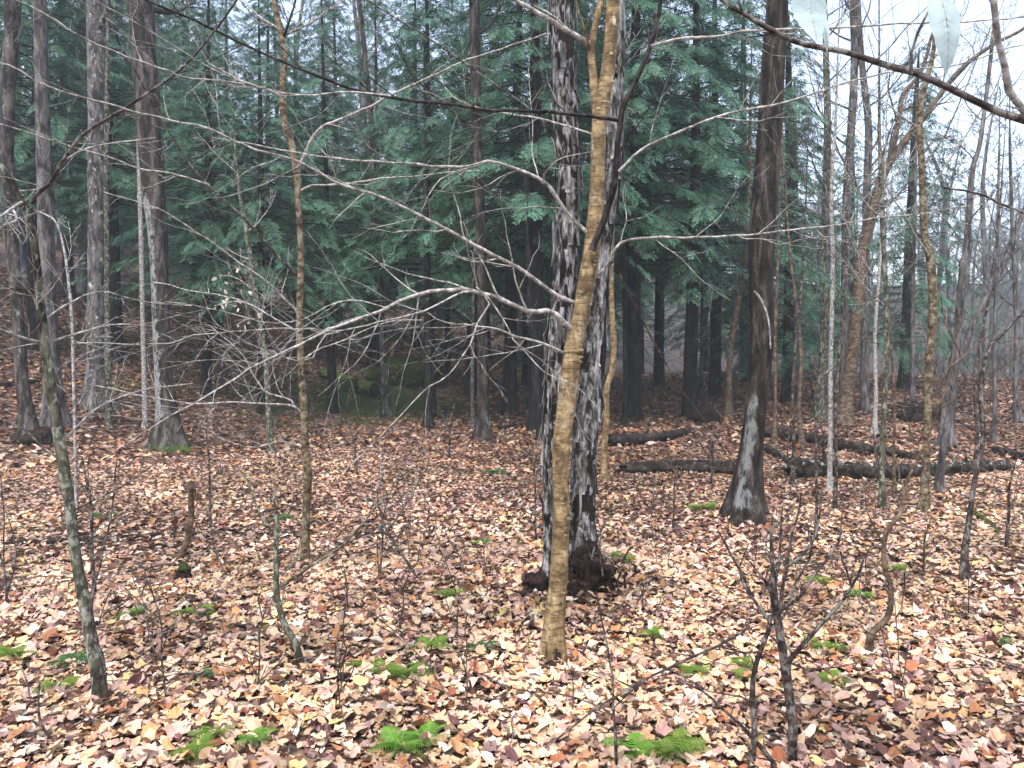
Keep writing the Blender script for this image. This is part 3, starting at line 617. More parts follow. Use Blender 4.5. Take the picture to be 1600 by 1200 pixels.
# ------------------------------------------------------------------ shaggy double maple
def m_shag(V, S, C):
    col = np.zeros((len(V), 3)); col[:, 2] = 0.8*np.exp(-S/0.30)+0.62*(fbm(V*np.array([9, 9, 5])+3, 3) > 0.2); return col
gM = ground(902, 915); DM = gM[1]
MO = (gM[0], gM[1], gM[2])
MAPLE = thing('maple_tree', 'shaggy grey maple with two trunks rising from one dark base', 'tree', MO)
for sd_, pth, ln in ((3, [(880, 925, 66), (873, 870, 42), (868, 800, 38), (866, 700, 38), (870, 600, 37), (876, 500, 38), (884, 400, 38), (888, 300, 39), (886, 200, 39), (880, 100, 40), (877, 0, 40)], 0.05),
                     (4, [(915, 925, 74), (913, 860, 52), (912, 800, 46), (917, 700, 44), (927, 600, 38), (934, 500, 34), (942, 400, 33), (955, 300, 30), (963, 200, 30), (966, 100, 28), (966, 0, 27)], 0.3)):
    P, R = px_trunk(pth, DM, ln, 6.0); P[0][2] = MO[2]-0.15
    if sd_ == 4: P[:, 1] += 0.12; R = R*0.95
    mb, C, r = bark_tube(P, R, 44, 0.16, 'shag', 0.75, 5, sd_, m_shag, 0.022)
    obj('trunk', mb.mesh('trunk', M['shag' if sd_ == 3 else 'shag_grey'], origin=MO, attr='mask'), MAPLE)
    rng = np.random.default_rng(sd_); sb = MB(); n = len(C)
    for j in range(210):     # strips of bark lifting off at one end
        i = int(rng.uniform(0.05, 0.72)*n); th = rng.random()*6.283; L = rng.uniform(0.08, 0.34); wd = rng.uniform(0.012, 0.034); m_ = 5
        lo = rng.random() < 0.6; Q = []
        for a in range(m_):
            q = a/(m_-1); ii = min(n-1, i+int(q*L/0.022)); lift = (q if lo is False else 1-q)**2*rng.uniform(0.006, 0.03)+r[ii]*1.10+0.004
            for sg in (-1, 1):
                an = th+sg*wd/r[ii]*0.5*(1-0.5*abs(q-0.5)); Q.append(C[ii]+np.array([math.cos(an), math.sin(an), 0])*lift)
        Q = np.array(Q); inn = Q-np.tile((Q-C[i])*np.array([1, 1, 0]), 1)*0.04
        V = np.vstack([Q, inn]); F = []
        for a in range(m_-1):
            b0 = 2*a; F += [[b0, b0+1, b0+3, b0+2], [10+b0, 10+b0+2, 10+b0+3, 10+b0+1], [b0, b0+2, 10+b0+2, 10+b0], [b0+1, 10+b0+1, 10+b0+3, b0+3]]
        sb.add(V, F)
    obj('loose_bark', sb.mesh('loose_bark', M['shag_strip'], origin=MO, smooth=False, attr='mask'), MAPLE, kind='stuff')
    out = []
    for j in range(7):
        i = int(n*(0.72+0.035*j)); az = rng.random()*6.28
        grow(out, rng, C[i], (math.cos(az), math.sin(az), 0.9), 2.6, 0.035, 2, 0.1, 0.04, 0.2, (4, 4), (30, 55), 0.5, 6, 0.003)
    cb = MB(); tubes(cb, out); obj('crown', cb.mesh('crown', M['greybark'], origin=MO, attr='mask'), MAPLE)
def lump(mb, c, s, seed, amp=0.35, nu=24, nv=16, col=None):
    u = np.arange(nu)*2*math.pi/nu; v = np.linspace(0.02, math.pi-0.02, nv); Vv, U = np.meshgrid(v, u, indexing='ij')
    d = np.stack([np.sin(Vv)*np.cos(U), np.sin(Vv)*np.sin(U), np.cos(Vv)], -1); r = 1+amp*fbm(d*2.0+seed*5.1, 4)
    V = (d*r[..., None]*np.array(s)+np.array(c)).reshape(-1, 3); mb.add(V, tube_faces(nv, nu), 0, None if col is None else np.tile(col, (len(V), 1)))
rb = MB(); p = at(926, 888, DM-0.05); lump(rb, (p[0], DM-0.08, MO[2]+0.05), (0.12, 0.12, 0.16), 1, 1.3, 40, 28); lump(rb, (p[0]-0.13, DM-0.16, MO[2]-0.02), (0.11, 0.10, 0.10), 2, 1.3, 40, 28); lump(rb, (p[0]-0.36, DM-0.05, MO[2]+0.0), (0.10, 0.10, 0.08), 3, 1.2, 40, 28)
for j in range(40):
    rng = np.random.default_rng(j); q = np.array([p[0]-0.02+rng.normal(0, 0.14), DM-0.17+rng.normal(0, 0.05), MO[2]+rng.random()*0.22]); d = rng.normal(0, 1, 3); d /= np.linalg.norm(d)
    tube(rb, np.array([q, q+d*0.05, q+d*0.10]), [0.010, 0.008, 0.002], 4)
for j, (an, ln_) in enumerate(((-2.6, .42), (-2.0, .36), (-1.3, .40), (-0.6, .46), (0.1, .42), (2.6, .4), (-3.0, .5))):
    q = np.linspace(0, 1, 9); rx = 0.12+0.55*ln_*q; X_ = MO[0]+np.cos(an)*rx+0.03*np.sin(q*5+j); Y_ = DM+np.sin(an)*rx*0.9+0.03*np.cos(q*4+j)
    tube(rb, np.column_stack([X_, Y_, H(X_, Y_)+0.12*(1-q)**2-0.015]), 0.055*(1-q)**1.2+0.012, 10)
obj('rotten_base', rb.mesh('rotten_base', M['rot'], origin=MO, attr='mask'), MAPLE)
# dead sprout growing out of the rotten base
sr = thing('dead_sprout', 'thin dead forked sprout growing against the foot of the double maple', 'sapling', (p[0]+0.05, DM-0.25, MO[2]))
for s_, pp in enumerate([[(942, 900), (938, 860), (940, 830), (930, 800)], [(925, 875), (918, 850), (910, 832)], [(925, 870), (936, 835), (948, 810), (952, 790)], [(930, 865), (945, 868), (960, 880), (975, 893)]]):
    make_branch(sr, tuple(sr.location), pp, DM-0.25, DM-0.3, 3.5, 1.6, 300+s_, M['darktwig'], twigs=2, tl=0.12)

# ------------------------------------------------------------------ dark leaning maple on the right
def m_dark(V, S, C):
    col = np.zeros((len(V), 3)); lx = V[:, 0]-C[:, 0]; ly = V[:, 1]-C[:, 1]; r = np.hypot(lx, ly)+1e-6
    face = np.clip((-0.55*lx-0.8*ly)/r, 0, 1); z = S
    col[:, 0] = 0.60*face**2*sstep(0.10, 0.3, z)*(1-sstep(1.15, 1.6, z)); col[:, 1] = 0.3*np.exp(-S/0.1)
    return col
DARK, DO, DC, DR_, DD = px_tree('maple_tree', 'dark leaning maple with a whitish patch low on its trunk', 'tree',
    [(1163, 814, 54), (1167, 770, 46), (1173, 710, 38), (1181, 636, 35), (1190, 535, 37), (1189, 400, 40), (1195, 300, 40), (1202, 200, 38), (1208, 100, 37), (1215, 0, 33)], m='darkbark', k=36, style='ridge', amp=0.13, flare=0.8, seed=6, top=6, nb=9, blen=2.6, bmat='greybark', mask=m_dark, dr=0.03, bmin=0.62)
make_branch(DARK, DO, [(1178, 455), (1190, 470), (1200, 500), (1204, 545)], DD-0.2, DD-0.25, 4, 2, 330, M['twig'], name='dead_branch', twigs=1, tl=0.1)

# ------------------------------------------------------------------ mottled sapling at the left
def m_mot(V, S, C):
    col = np.zeros((len(V), 3)); col[:, 0] = 0.30*np.exp(-((S-0.45)/0.3)**2); col[:, 1] = 0.35*np.exp(-S/0.12); col[:, 2] = 0.5*sstep(1.5, 2.0, S); return col  # dark channel blackens the upper stem, a backlit silhouette put into its colour
SAP, SO, SCn, SR, SD = px_tree('maple_sapling', 'lichen-mottled sapling arching over to the edge of the picture', 'tree',
    [(160, 1108, 30), (155, 1070, 23), (145, 1010, 21), (134, 950, 20), (120, 880, 18), (110, 800, 18), (98, 720, 18), (85, 640, 18), (73, 560, 17), (63, 480, 15), (56, 400, 12), (46, 345, 12), (25, 300, 11), (0, 258, 10), (-60, 190, 8), (-120, 60, 6)], m='mottled', k=22, style='rough', amp=0.14, flare=0.25, seed=8, top=1.5, nb=4, blen=0.8, bmat='twig', mask=m_mot, dr=0.025, bmin=0.85)
for i_, (pp, w_, m_, e) in enumerate([
    ([(50, 318), (51, 310), (78, 287), (98, 253), (132, 211), (203, 169), (267, 118), (304, 84), (341, 40), (368, 3), (395, -40)], 7, 'darktwig', -0.5),
    ([(83, 533), (128, 520), (192, 508), (236, 510)], 4, 'twig', 0.3), ([(66, 536), (30, 526), (0, 515), (-40, 500)], 5, 'twig', -0.3),
    ([(60, 490), (51, 464), (30, 440), (17, 424)], 4, 'twig', -0.2), ([(60, 458), (47, 454), (0, 452), (-30, 450)], 3.5, 'darktwig', -0.2),
    ([(35, 316), (18, 326), (0, 339), (-8, 345)], 6, 'twig', -0.4), ([(18, 326), (26, 335), (24, 345), (10, 352), (0, 360)], 5, 'twig', -0.4),
    ([(78, 287), (60, 296), (40, 297), (25, 300)], 3, 'twig', 0.1), ([(102, 250), (130, 235), (180, 222), (240, 215)], 3, 'twig', 0.2),
    ([(90, 716), (60, 690), (30, 665), (5, 655)], 4, 'darktwig', 0.2), ([(96, 690), (150, 640), (220, 610), (300, 600)], 3, 'twig', 0.6),
    ([(68, 500), (110, 470), (160, 455), (220, 470), (300, 480)], 2.5, 'twig', 0.5), ([(112, 800), (150, 780), (200, 755), (250, 715), (285, 660)], 2.8, 'darktwig', 0.4)]):
    make_branch(SAP, SO, pp, SD, SD+e, w_, max(1.6, w_*0.4), 340+i_, M[m_], twigs=5, tl=0.3)

# ------------------------------------------------------------------ golden birch sapling
SB, SBO, SBC, SBR, SBD = px_tree('birch_sapling', 'thin golden birch sapling standing between mossy-footed maple and double maple', 'tree',
    [(478, 887, 19), (477, 850, 15), (479, 790, 14), (481, 740, 14), (477, 700, 13), (475, 640, 13), (470, 560, 12), (468, 500, 12), (470, 400, 11), (466, 320, 10), (464, 270, 13), (455, 225, 12), (444, 190, 11), (442, 140, 11), (444, 84, 10), (435, 34, 10), (429, 0, 9)], m='goldsap', k=18, style='birch', amp=0.14, flare=0.25, seed=9, top=2.5, nb=5, blen=1.3, bmat='twig', dr=0.025, bmin=0.83)
for i_, (pp, w_, m_, e) in enumerate([
    ([(466, 258), (471, 253), (489, 216), (506, 196), (530, 186), (581, 167), (611, 149), (699, 108), (746, 88), (820, 64), (857, 51)], 5, 'twig', -0.6),
    ([(441, 60), (445, 54), (455, 25), (462, 0), (475, -50)], 5, 'darktwig', -0.2), ([(442, 57), (486, 34), (510, 17), (540, 0)], 4, 'twig', 0), ([(436, 46), (435, 44), (405, 27), (381, 0)], 4, 'twig', 0.2),
    ([(468, 300), (486, 290), (540, 287), (597, 280), (699, 270), (749, 267)], 3.5, 'twig', 0.3),
    ([(466, 490), (462, 484), (402, 430), (358, 400), (270, 338), (230, 318), (160, 300)], 3.5, 'twig', -0.8),
    ([(468, 432), (462, 427), (432, 400), (375, 334), (327, 290), (277, 229), (229, 142), (189, 74), (162, 0), (150, -40)], 5, 'darktwig', -0.9),
    ([(327, 289), (270, 270), (216, 263), (172, 246), (128, 233), (27, 202), (-20, 190)], 3.2, 'twig', -1.2),
    ([(472, 645), (456, 633), (415, 629), (358, 629), (287, 629), (216, 616), (140, 600)], 4, 'twig', -0.4),
    ([(460, 634), (452, 623), (418, 612), (398, 589), (380, 560), (352, 530), (330, 510)], 3.5, 'twig', -0.3),
    ([(476, 560), (500, 545), (540, 530), (600, 505), (660, 500)], 2.5, 'twig', 0.4), ([(444, 150), (420, 142), (370, 120), (330, 100)], 3, 'twig', 0.3),
    ([(468, 520), (430, 500), (380, 470), (300, 455), (240, 440)], 2.5, 'twig', 0.5), ([(478, 700), (440, 690), (400, 700), (360, 690), (310, 660)], 2.4, 'twig', -0.5),
    ([(250, 661), (300, 640), (350, 610), (400, 560), (440, 545)], 2.2, 'twig', 0.0)][:14]):
    make_branch(SB, SBO, pp, SBD if i_ != 7 else SBD-0.35, SBD+e, w_, max(1.6, w_*0.4), 370+i_, M[m_], twigs=6, tl=0.55)

# ------------------------------------------------------------------ middle-distance trunks on the left slope
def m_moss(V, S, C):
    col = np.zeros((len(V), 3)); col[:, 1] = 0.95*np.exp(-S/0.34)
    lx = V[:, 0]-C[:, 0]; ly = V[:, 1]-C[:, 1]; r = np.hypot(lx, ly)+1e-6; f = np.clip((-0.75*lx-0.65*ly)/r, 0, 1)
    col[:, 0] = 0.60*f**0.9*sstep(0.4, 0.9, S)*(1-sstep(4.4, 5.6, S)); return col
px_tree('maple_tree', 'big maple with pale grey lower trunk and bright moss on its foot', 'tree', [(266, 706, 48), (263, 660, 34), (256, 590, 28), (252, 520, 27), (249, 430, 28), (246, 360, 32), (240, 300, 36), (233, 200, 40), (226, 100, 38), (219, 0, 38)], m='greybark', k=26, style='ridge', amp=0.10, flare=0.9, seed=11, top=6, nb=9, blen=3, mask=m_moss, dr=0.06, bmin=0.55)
def m_lm(V, S, C): col = np.zeros((len(V), 3)); col[:, 1] = 0.5*np.exp(-S/0.35); col[:, 0] = 0.3; return col
px_tree('maple_tree', 'grizzled trunk with a dark hollow at its foot, nearest the picture edge', 'tree', [(46, 690, 32), (42, 650, 24), (34, 590, 20), (27, 480, 19), (20, 400, 20), (11, 250, 21), (12, 150, 22), (18, 60, 23), (20, 0, 24)], m='greybark', k=20, style='shag', amp=0.14, flare=0.6, seed=12, top=5, nb=6, blen=2, mask=m_lm, dr=0.06, bmin=0.6)
px_tree('maple_tree', 'broad dim trunk standing behind the arching mottled sapling', 'tree', [(86, 640, 34), (80, 560, 27), (74, 450, 27), (71, 300, 26), (66, 150, 22), (62, 0, 20)], D=15, m='midgrey', k=16, seed=13, top=5, nb=6, blen=2.5, bmin=0.6)
px_tree('maple_tree', 'straight grey-brown maple trunk up the slope with a stem at its side', 'tree', [(153, 636, 42), (152, 600, 32), (151, 500, 29), (152, 400, 29), (152, 250, 28), (151, 120, 28), (149, 0, 28)], m='midgrey', k=18, seed=14, style='ridge', amp=0.1, top=5, nb=7, blen=2.5, mask=m_lm, bmin=0.55)
px_tree('birch_tree', 'slim yellowish stem pressed against the straight grey-brown maple', 'tree', [(169, 590, 11), (168, 500, 10), (167, 400, 9), (166, 250, 8), (168, 100, 7)], D=15.5, m='mottled', k=8, seed=15, top=3, nb=5, blen=1.5, bmin=0.5)
px_tree('maple_sapling', 'thin grey stem just beside the big mossy-footed maple', 'tree', [(226, 592, 9), (223, 500, 8), (221, 400, 8), (216, 200, 7), (212, 60, 6)], D=16, m='twig', k=8, seed=16, top=3, nb=6, blen=1.5, bmin=0.4)
px_tree('maple_sapling', 'very thin crooked stem rising through the shade beside grizzled trunk', 'tree', [(116, 600, 5), (113, 520, 5), (106, 430, 4.5), (98, 380, 4), (86, 345, 3), (60, 330, 2)], D=8, m='twig', k=6, seed=17, top=None, nb=9, blen=0.7, bmin=0.25, lev=1)
PT, PTO, PTC, _, PTD = px_tree('beech_sapling', 'slim beech sapling holding a spray of bleached white leaves', 'tree', [(423, 626, 12), (416, 570, 10), (405, 501, 9), (398, 450, 9), (391, 400, 8), (383, 350, 7), (375, 304, 6), (368, 240, 4)], D=13.5, m='mottled', k=10, seed=18, top=1.2, nb=9, blen=1.2, bmat='twig', bmin=0.3, flare=0.3)
def white_leaves():
    rng = np.random.default_rng(8)
    me = MB(); T = _oval(8); me.add(T*np.array([0.085, 0.085, 1])+np.array([0, -0.04, 0]), [[0, 1+i, 1+(i+1) % 8] for i in range(8)]); shared = me.mesh('leaf', M['paleleaf'])
    pts = [(338, 435), (345, 428), (352, 440), (360, 425), (368, 420), (374, 434), (381, 424), (362, 445), (350, 455), (342, 470), (336, 478), (352, 472), (363, 462), (372, 470), (381, 465), (390, 455), (345, 486), (358, 488), (370, 484), (384, 476), (378, 450), (366, 436), (412, 484), (405, 490), (378, 414), (384, 404), (396, 446), (372, 506), (384, 508), (340, 455), (356, 465), (348, 478), (364, 478), (388, 505)]
    lim = MB()
    for (a, b) in (((400, 455), (340, 430)), ((402, 480), (336, 478)), ((396, 430), (378, 408)), ((408, 505), (372, 506)), ((408, 490), (414, 482))):
        out = traced_branch([a, ((a[0]+b[0])/2, (a[1]+b[1])/2-8), b], PTD, PTD-0.3, 3, 1.5, rng, twigs=5, tl=0.3); tubes(lim, out)
    obj('branch', lim.mesh('branch', M['twig'], origin=PTO, attr='mask'), PT)
    for u, v in pts:
        q = at(u+rng.normal(0, 2), v+rng.normal(0, 2), PTD-0.25+rng.normal(0, 0.12)); o = obj('leaf', shared, PT, loc=tuple(q-np.array(PTO))); o.rotation_euler = (rng.uniform(0.7, 2.0), rng.normal(0, 0.5), rng.random()*6.28); s_ = rng.uniform(0.7, 1.25); o.scale = (s_, s_, s_)
white_leaves()

# ------------------------------------------------------------------ centre stems
px_tree('maple_tree', 'slender dark-topped tree beside the mossy mound', 'tree', [(605, 652, 18), (602, 620, 13), (596, 500, 11), (591, 400, 10), (584, 304, 10), (581, 202, 9), (570, 84, 8), (561, 0, 8)], m='greybark', k=12, seed=21, top=4, nb=10, blen=1.8, bmat='twig', mask=lambda V, S, C: np.column_stack([0.3*(S < 3), 0.4*np.exp(-S/0.3), 0*S]), bmin=0.35)
px_tree('maple_tree', 'straight tree with a small white scar at its foot, in front of hemlocks', 'tree', [(755, 688, 30), (755, 650, 20), (754, 560, 18), (753, 480, 18), (752, 400, 17), (748, 300, 17), (744, 200, 17), (743, 100, 17), (741, 0, 17)], m='darkbark', k=16, seed=22, top=5, nb=10, blen=2.2, style='ridge', amp=0.1, mask=lambda V, S, C: np.column_stack([0.55*np.exp(-((S-0.55)/0.2)**2)*((V[:, 0]-C[:, 0]) > 0.02), 0.3*np.exp(-S/0.2), 0*S]), bmin=0.45)
px_tree('maple_sapling', 'thin bare stem right beside the tree with a white scar', 'tree', [(739, 675, 8), (738, 600, 7), (739, 500, 6), (740, 420, 5), (747, 330, 4)], m='darktwig', k=8, seed=23, top=1.5, nb=7, blen=1.0, lev=1, bmin=0.3)
px_tree('hemlock_tree', 'thin reddish-black stem leaning in the shade before the double maple', 'tree', [(848, 686, 17), (843, 636, 13), (836, 560, 11), (830, 500, 10), (826, 420, 8), (822, 330, 7)], m='hembark', k=12, seed=24, top=2, nb=8, blen=1.2, lev=1, bmin=0.4)
px_tree('birch_sapling', 'slim curved yellow birch growing behind the shaggy double maple', 'tree', [(945, 757, 14), (944, 704, 11), (948, 656, 11), (948, 609, 10), (957, 575, 10), (959, 535, 10), (956, 480, 9), (955, 420, 9), (957, 330, 8), (962, 200, 6)], m='birch', k=14, style='birch', amp=0.15, seed=25, top=2.5, nb=5, blen=1.2, bmat='twig', bmin=0.6, flare=0.25, dr=0.04)
px_tree('maple_tree', 'brown stem leaning beside the flared dark hemlock trunk', 'tree', [(1138, 656, 14), (1139, 600, 10), (1141, 545, 9), (1151, 484, 9), (1161, 420, 8), (1168, 330, 7), (1172, 200, 6)], m='brownbark', k=10, seed=26, top=2, nb=7, blen=1.5, bmin=0.4)
for (u, D, w_, lab) in ((668, 17.2, 13, 'black stem by itself left of the tree with a white scar'), (975, 17.8, 9, 'slim black stem hugging the stout hemlock'), (905, 24, 12, 'black hemlock pole in the darkest part of the stand'), (1112, 28, 8, 'short dark pole in pale mist behind the brown leaning stem')):
    b = on_floor(u, D); vb = HORIZON + (CAM_Z-b[2])/D*FPX
    px_tree('hemlock_tree', lab, 'tree', [(u, vb, w_*1.3), (u+2, vb-60, w_), (u+1, vb-180, w_*0.9), (u-2, vb-330, w_*0.8)], D=D, m='hembark', k=10, seed=int(u), top=4, nb=8, blen=1.3, lev=1, bmin=0.25, up=-0.01, ang=(70, 95))

# ------------------------------------------------------------------ right-hand open wood
def R(lab, path, m, seed, name='maple_tree', nb=10, blen=2.0, top=4, **kw):
    kw.setdefault('bmin', 0.35); kw.setdefault('bmat', 'midgrey')
    if m == 'greybark': m = 'midgrey'
    return px_tree(name, lab, 'tree', path, m=m, seed=seed, nb=nb, blen=blen, top=top, k=kw.pop('k', 12), **kw)
R('brown mossy-sided trunk standing between leaning maple and the forked tree', [(1281, 657, 22), (1281, 610, 15), (1285, 569, 14), (1289, 467, 14), (1284, 400, 14), (1290, 337, 13), (1293, 202, 12), (1291, 100, 10), (1288, 0, 9)], 'mottled', 31)
FT, FO, FC, FR, FD = R('reddish brown tree forking into two limbs against the pale sky', [(1318, 664, 32), (1320, 636, 24), (1328, 580, 20), (1334, 535, 19), (1341, 460, 20), (1347, 400, 20), (1357, 354, 18), (1372, 300, 17), (1387, 258, 15), (1441, 186, 9), (1499, 111, 8), (1550, 71, 6), (1600, 44, 5)], 'brownbark', 32, top=2, nb=12, k=14, kids=(5, 4, 3))
make_branch(FT, FO, [(1387, 260), (1398, 220), (1405, 180), (1411, 148), (1424, 132), (1440, 110), (1452, 70), (1465, 20), (1470, -40)], FD, FD, 9, 3, 401, M['brownbark'], twigs=9, tl=1.6, lev=2)
R('tall slim grey trunk behind the forked tree', [(1318, 640, 15), (1320, 500, 14), (1323, 320, 14), (1330, 202, 13), (1335, 101, 12), (1333, 0, 11)], 'greybark', 33, D=19, nb=12, blen=2.5)
R('tall pinkish grey trunk curving behind the forked tree', [(1350, 630, 15), (1353, 450, 13), (1354, 320, 13), (1357, 202, 12), (1347, 101, 10), (1340, 0, 9)], 'greybark', 34, D=21, nb=12, blen=2.5)
R('pale bare pole rising behind the two long logs', [(1296, 768, 10), (1297, 700, 8), (1298, 560, 7), (1301, 420, 7), (1299, 300, 6), (1305, 200, 5)], 'twig', 35, name='maple_sapling', blen=1.2, top=2)
R('white-flecked thin stem in front of the big log', [(1379, 800, 11), (1378, 720, 9), (1382, 636, 8), (1386, 535, 8), (1384, 450, 7), (1381, 400, 7), (1376, 300, 6), (1374, 200, 5)], 'mottled', 36, name='maple_sapling', blen=1.2, top=2, bmat='twig')
R('slender golden birch crossing the big log', [(1441, 800, 16), (1445, 755, 13), (1449, 670, 13), (1451, 586, 14), (1458, 484, 14), (1453, 400, 14), (1445, 371, 12), (1441, 270, 11), (1438, 169, 9), (1458, 84, 7), (1462, 0, 6)], 'goldsap', 37, name='birch_tree', blen=1.8, top=2, style='birch', amp=0.15, bmat='twig')
R('dark slim tree with swollen crooked foot behind the golden birch', [(1478, 700, 24), (1481, 650, 20), (1487, 602, 17), (1495, 535, 13), (1505, 417, 12), (1510, 388, 11), (1519, 270, 9), (1532, 219, 7), (1549, 81, 6), (1556, 0, 5)], 'midgrey', 38, blen=1.8, top=2)
R('grey lower stem joining the dark slim tree from below', [(1467, 772, 14), (1470, 730, 12), (1478, 680, 12), (1489, 620, 10), (1495, 560, 7)], 'greybark', 39, name='maple_sapling', nb=3, blen=0.8, top=0.6)
R('dark sapling leaning over toward the picture edge above the root pile', [(1486, 640, 12), (1490, 590, 10), (1502, 549, 9), (1532, 484, 9), (1555, 440, 8), (1573, 400, 8), (1600, 330, 7), (1640, 240, 5)], 'midgrey', 40, name='maple_sapling', blen=1.5, top=1, nb=9)
R('crooked black sapling forking at head height near the picture edge', [(1509, 912, 17), (1507, 867, 12), (1516, 800, 9), (1522, 755, 8), (1536, 687, 8), (1532, 602, 8), (1546, 545, 7), (1566, 522, 6), (1600, 484, 5), (1640, 440, 4)], 'darktwig', 41, name='maple_sapling', blen=0.7, top=0.5, nb=9, lev=1, bmat='darktwig')
CR, CRO, CRC, _, CRD = R('winding brown stem bent like a hook, rooted among bright fern', [(1360, 1031, 16), (1360, 996, 11), (1388, 962, 10), (1392, 915, 9), (1382, 884, 9), (1384, 834, 8), (1408, 800, 7), (1415, 760, 6), (1430, 725, 5), (1455, 670, 4), (1480, 600, 3)], 'brownbark', 42, name='maple_sapling', blen=0.5, top=0.4, nb=8, lev=1, bmat='brownbark', dr=0.03)
for (u, v, w_, lean_, lab, mm) in ((1553, 690, 7, 5, 'grey stem standing in mist beyond the crooked black sapling', 'greybark'), (1590, 660, 9, -8, 'tall misty trunk at the very edge beyond the logs', 'greybark'), (1518, 745, 6, 30, 'slanting thin dark stem crossing behind the crooked black sapling', 'darktwig'),
    (1425, 655, 8, 4, 'slim grey pole next to the dark root pile', 'greybark'), (1365, 680, 7, 12, 'small grey sapling behind the white-flecked stem', 'twig'), (1255, 700, 7, -20, 'thin brown sapling just past the leaning maple', 'brownbark'), (1236, 760, 6, 15, 'thin dark sapling slanting from the leaning maple foot', 'darktwig'),
    (1303, 800, 6, 12, 'dark whip sapling in front of the broken log', 'darktwig'), (1273, 850, 5, 10, 'wiry red-brown sapling between leaning maple and dead shrub', 'darktwig'), (1210, 690, 6, 6, 'brown sapling hidden close behind the leaning maple', 'brownbark'), (1095, 620, 6, 5, 'thin stem beside the flared hemlock trunk', 'greybark'), (1400, 780, 5, -12, 'reddish sapling leaning across the big log', 'brownbark')):
    R(lab, [(u, v, w_*1.6), (u+lean_*0.3, v-60, w_), (u+lean_*0.2, v-160, w_*0.9), (u+lean_, v-300, w_*0.7), (u+lean_*1.5, v-430, w_*0.5)], mm, 500+u, name='maple_sapling', blen=1.1 if v > 720 else 2.0, top=1.5, nb=9, k=8, bmat=mm if mm != 'brownbark' else 'greybark', lev=1 if v > 740 else 2)
# thin whip saplings in the middle
for (u, v, h, w_, lean_, lab) in ((838, 850, 150, 4, -6, 'red-brown whip sapling in the leaves beside the golden birch'), (150, 935, 220, 6, -22, 'thin tan stem just beside the lichen-mottled sapling'), (618, 990, 120, 3, 40, 'little bare seedling in pale leaves between sapling and birch'), (545, 960, 80, 3, -10, 'short forked seedling near the golden sapling foot'),
    (330, 830, 160, 4, -8, 'thin dark whip near the lying grey branch'), (590, 905, 150, 3.5, 25, 'small twiggy seedling amid pinkish leaves'), (700, 720, 90, 4, 10, 'twiggy seedling at the edge of the shade'), (560, 745, 80, 4, -16, 'low bushy seedling beside the golden sapling'), (1050, 830, 110, 3, 10, 'faint seedling in open leaves between the two large maples'),
    (1000, 960, 60, 2.5, 12, 'tiny bare seedling right of the rotten maple foot'), (400, 1085, 150, 3, 18, 'wispy seedling in front of the bent dead stem'), (265, 1105, 210, 3.2, -40, 'wispy forked seedling beside the mottled sapling foot'), (1110, 760, 90, 4, 8, 'brown seedling by the short log'), (1440, 900, 90, 3.5, 14, 'brown seedling next to the hooked winding stem'), (1570, 860, 150, 5, 20, 'brown sapling rooted beside the fallen limb at the edge')):
    g = ground(u, v); px_tree('seedling', lab, 'seedling', [(u, v, w_*1.3), (u+lean_*0.3, v-h*0.35, w_), (u+lean_*0.35, v-h*0.65, w_*0.8), (u+lean_, v-h, w_*0.45)], m='darktwig', k=6, seed=600+int(u), top=None, nb=7, blen=h/FPX*g[1]*0.45, bmat='darktwig', lev=1, bmin=0.25, flare=0.0, amp=0.02, dr=0.03, kids=(3,))

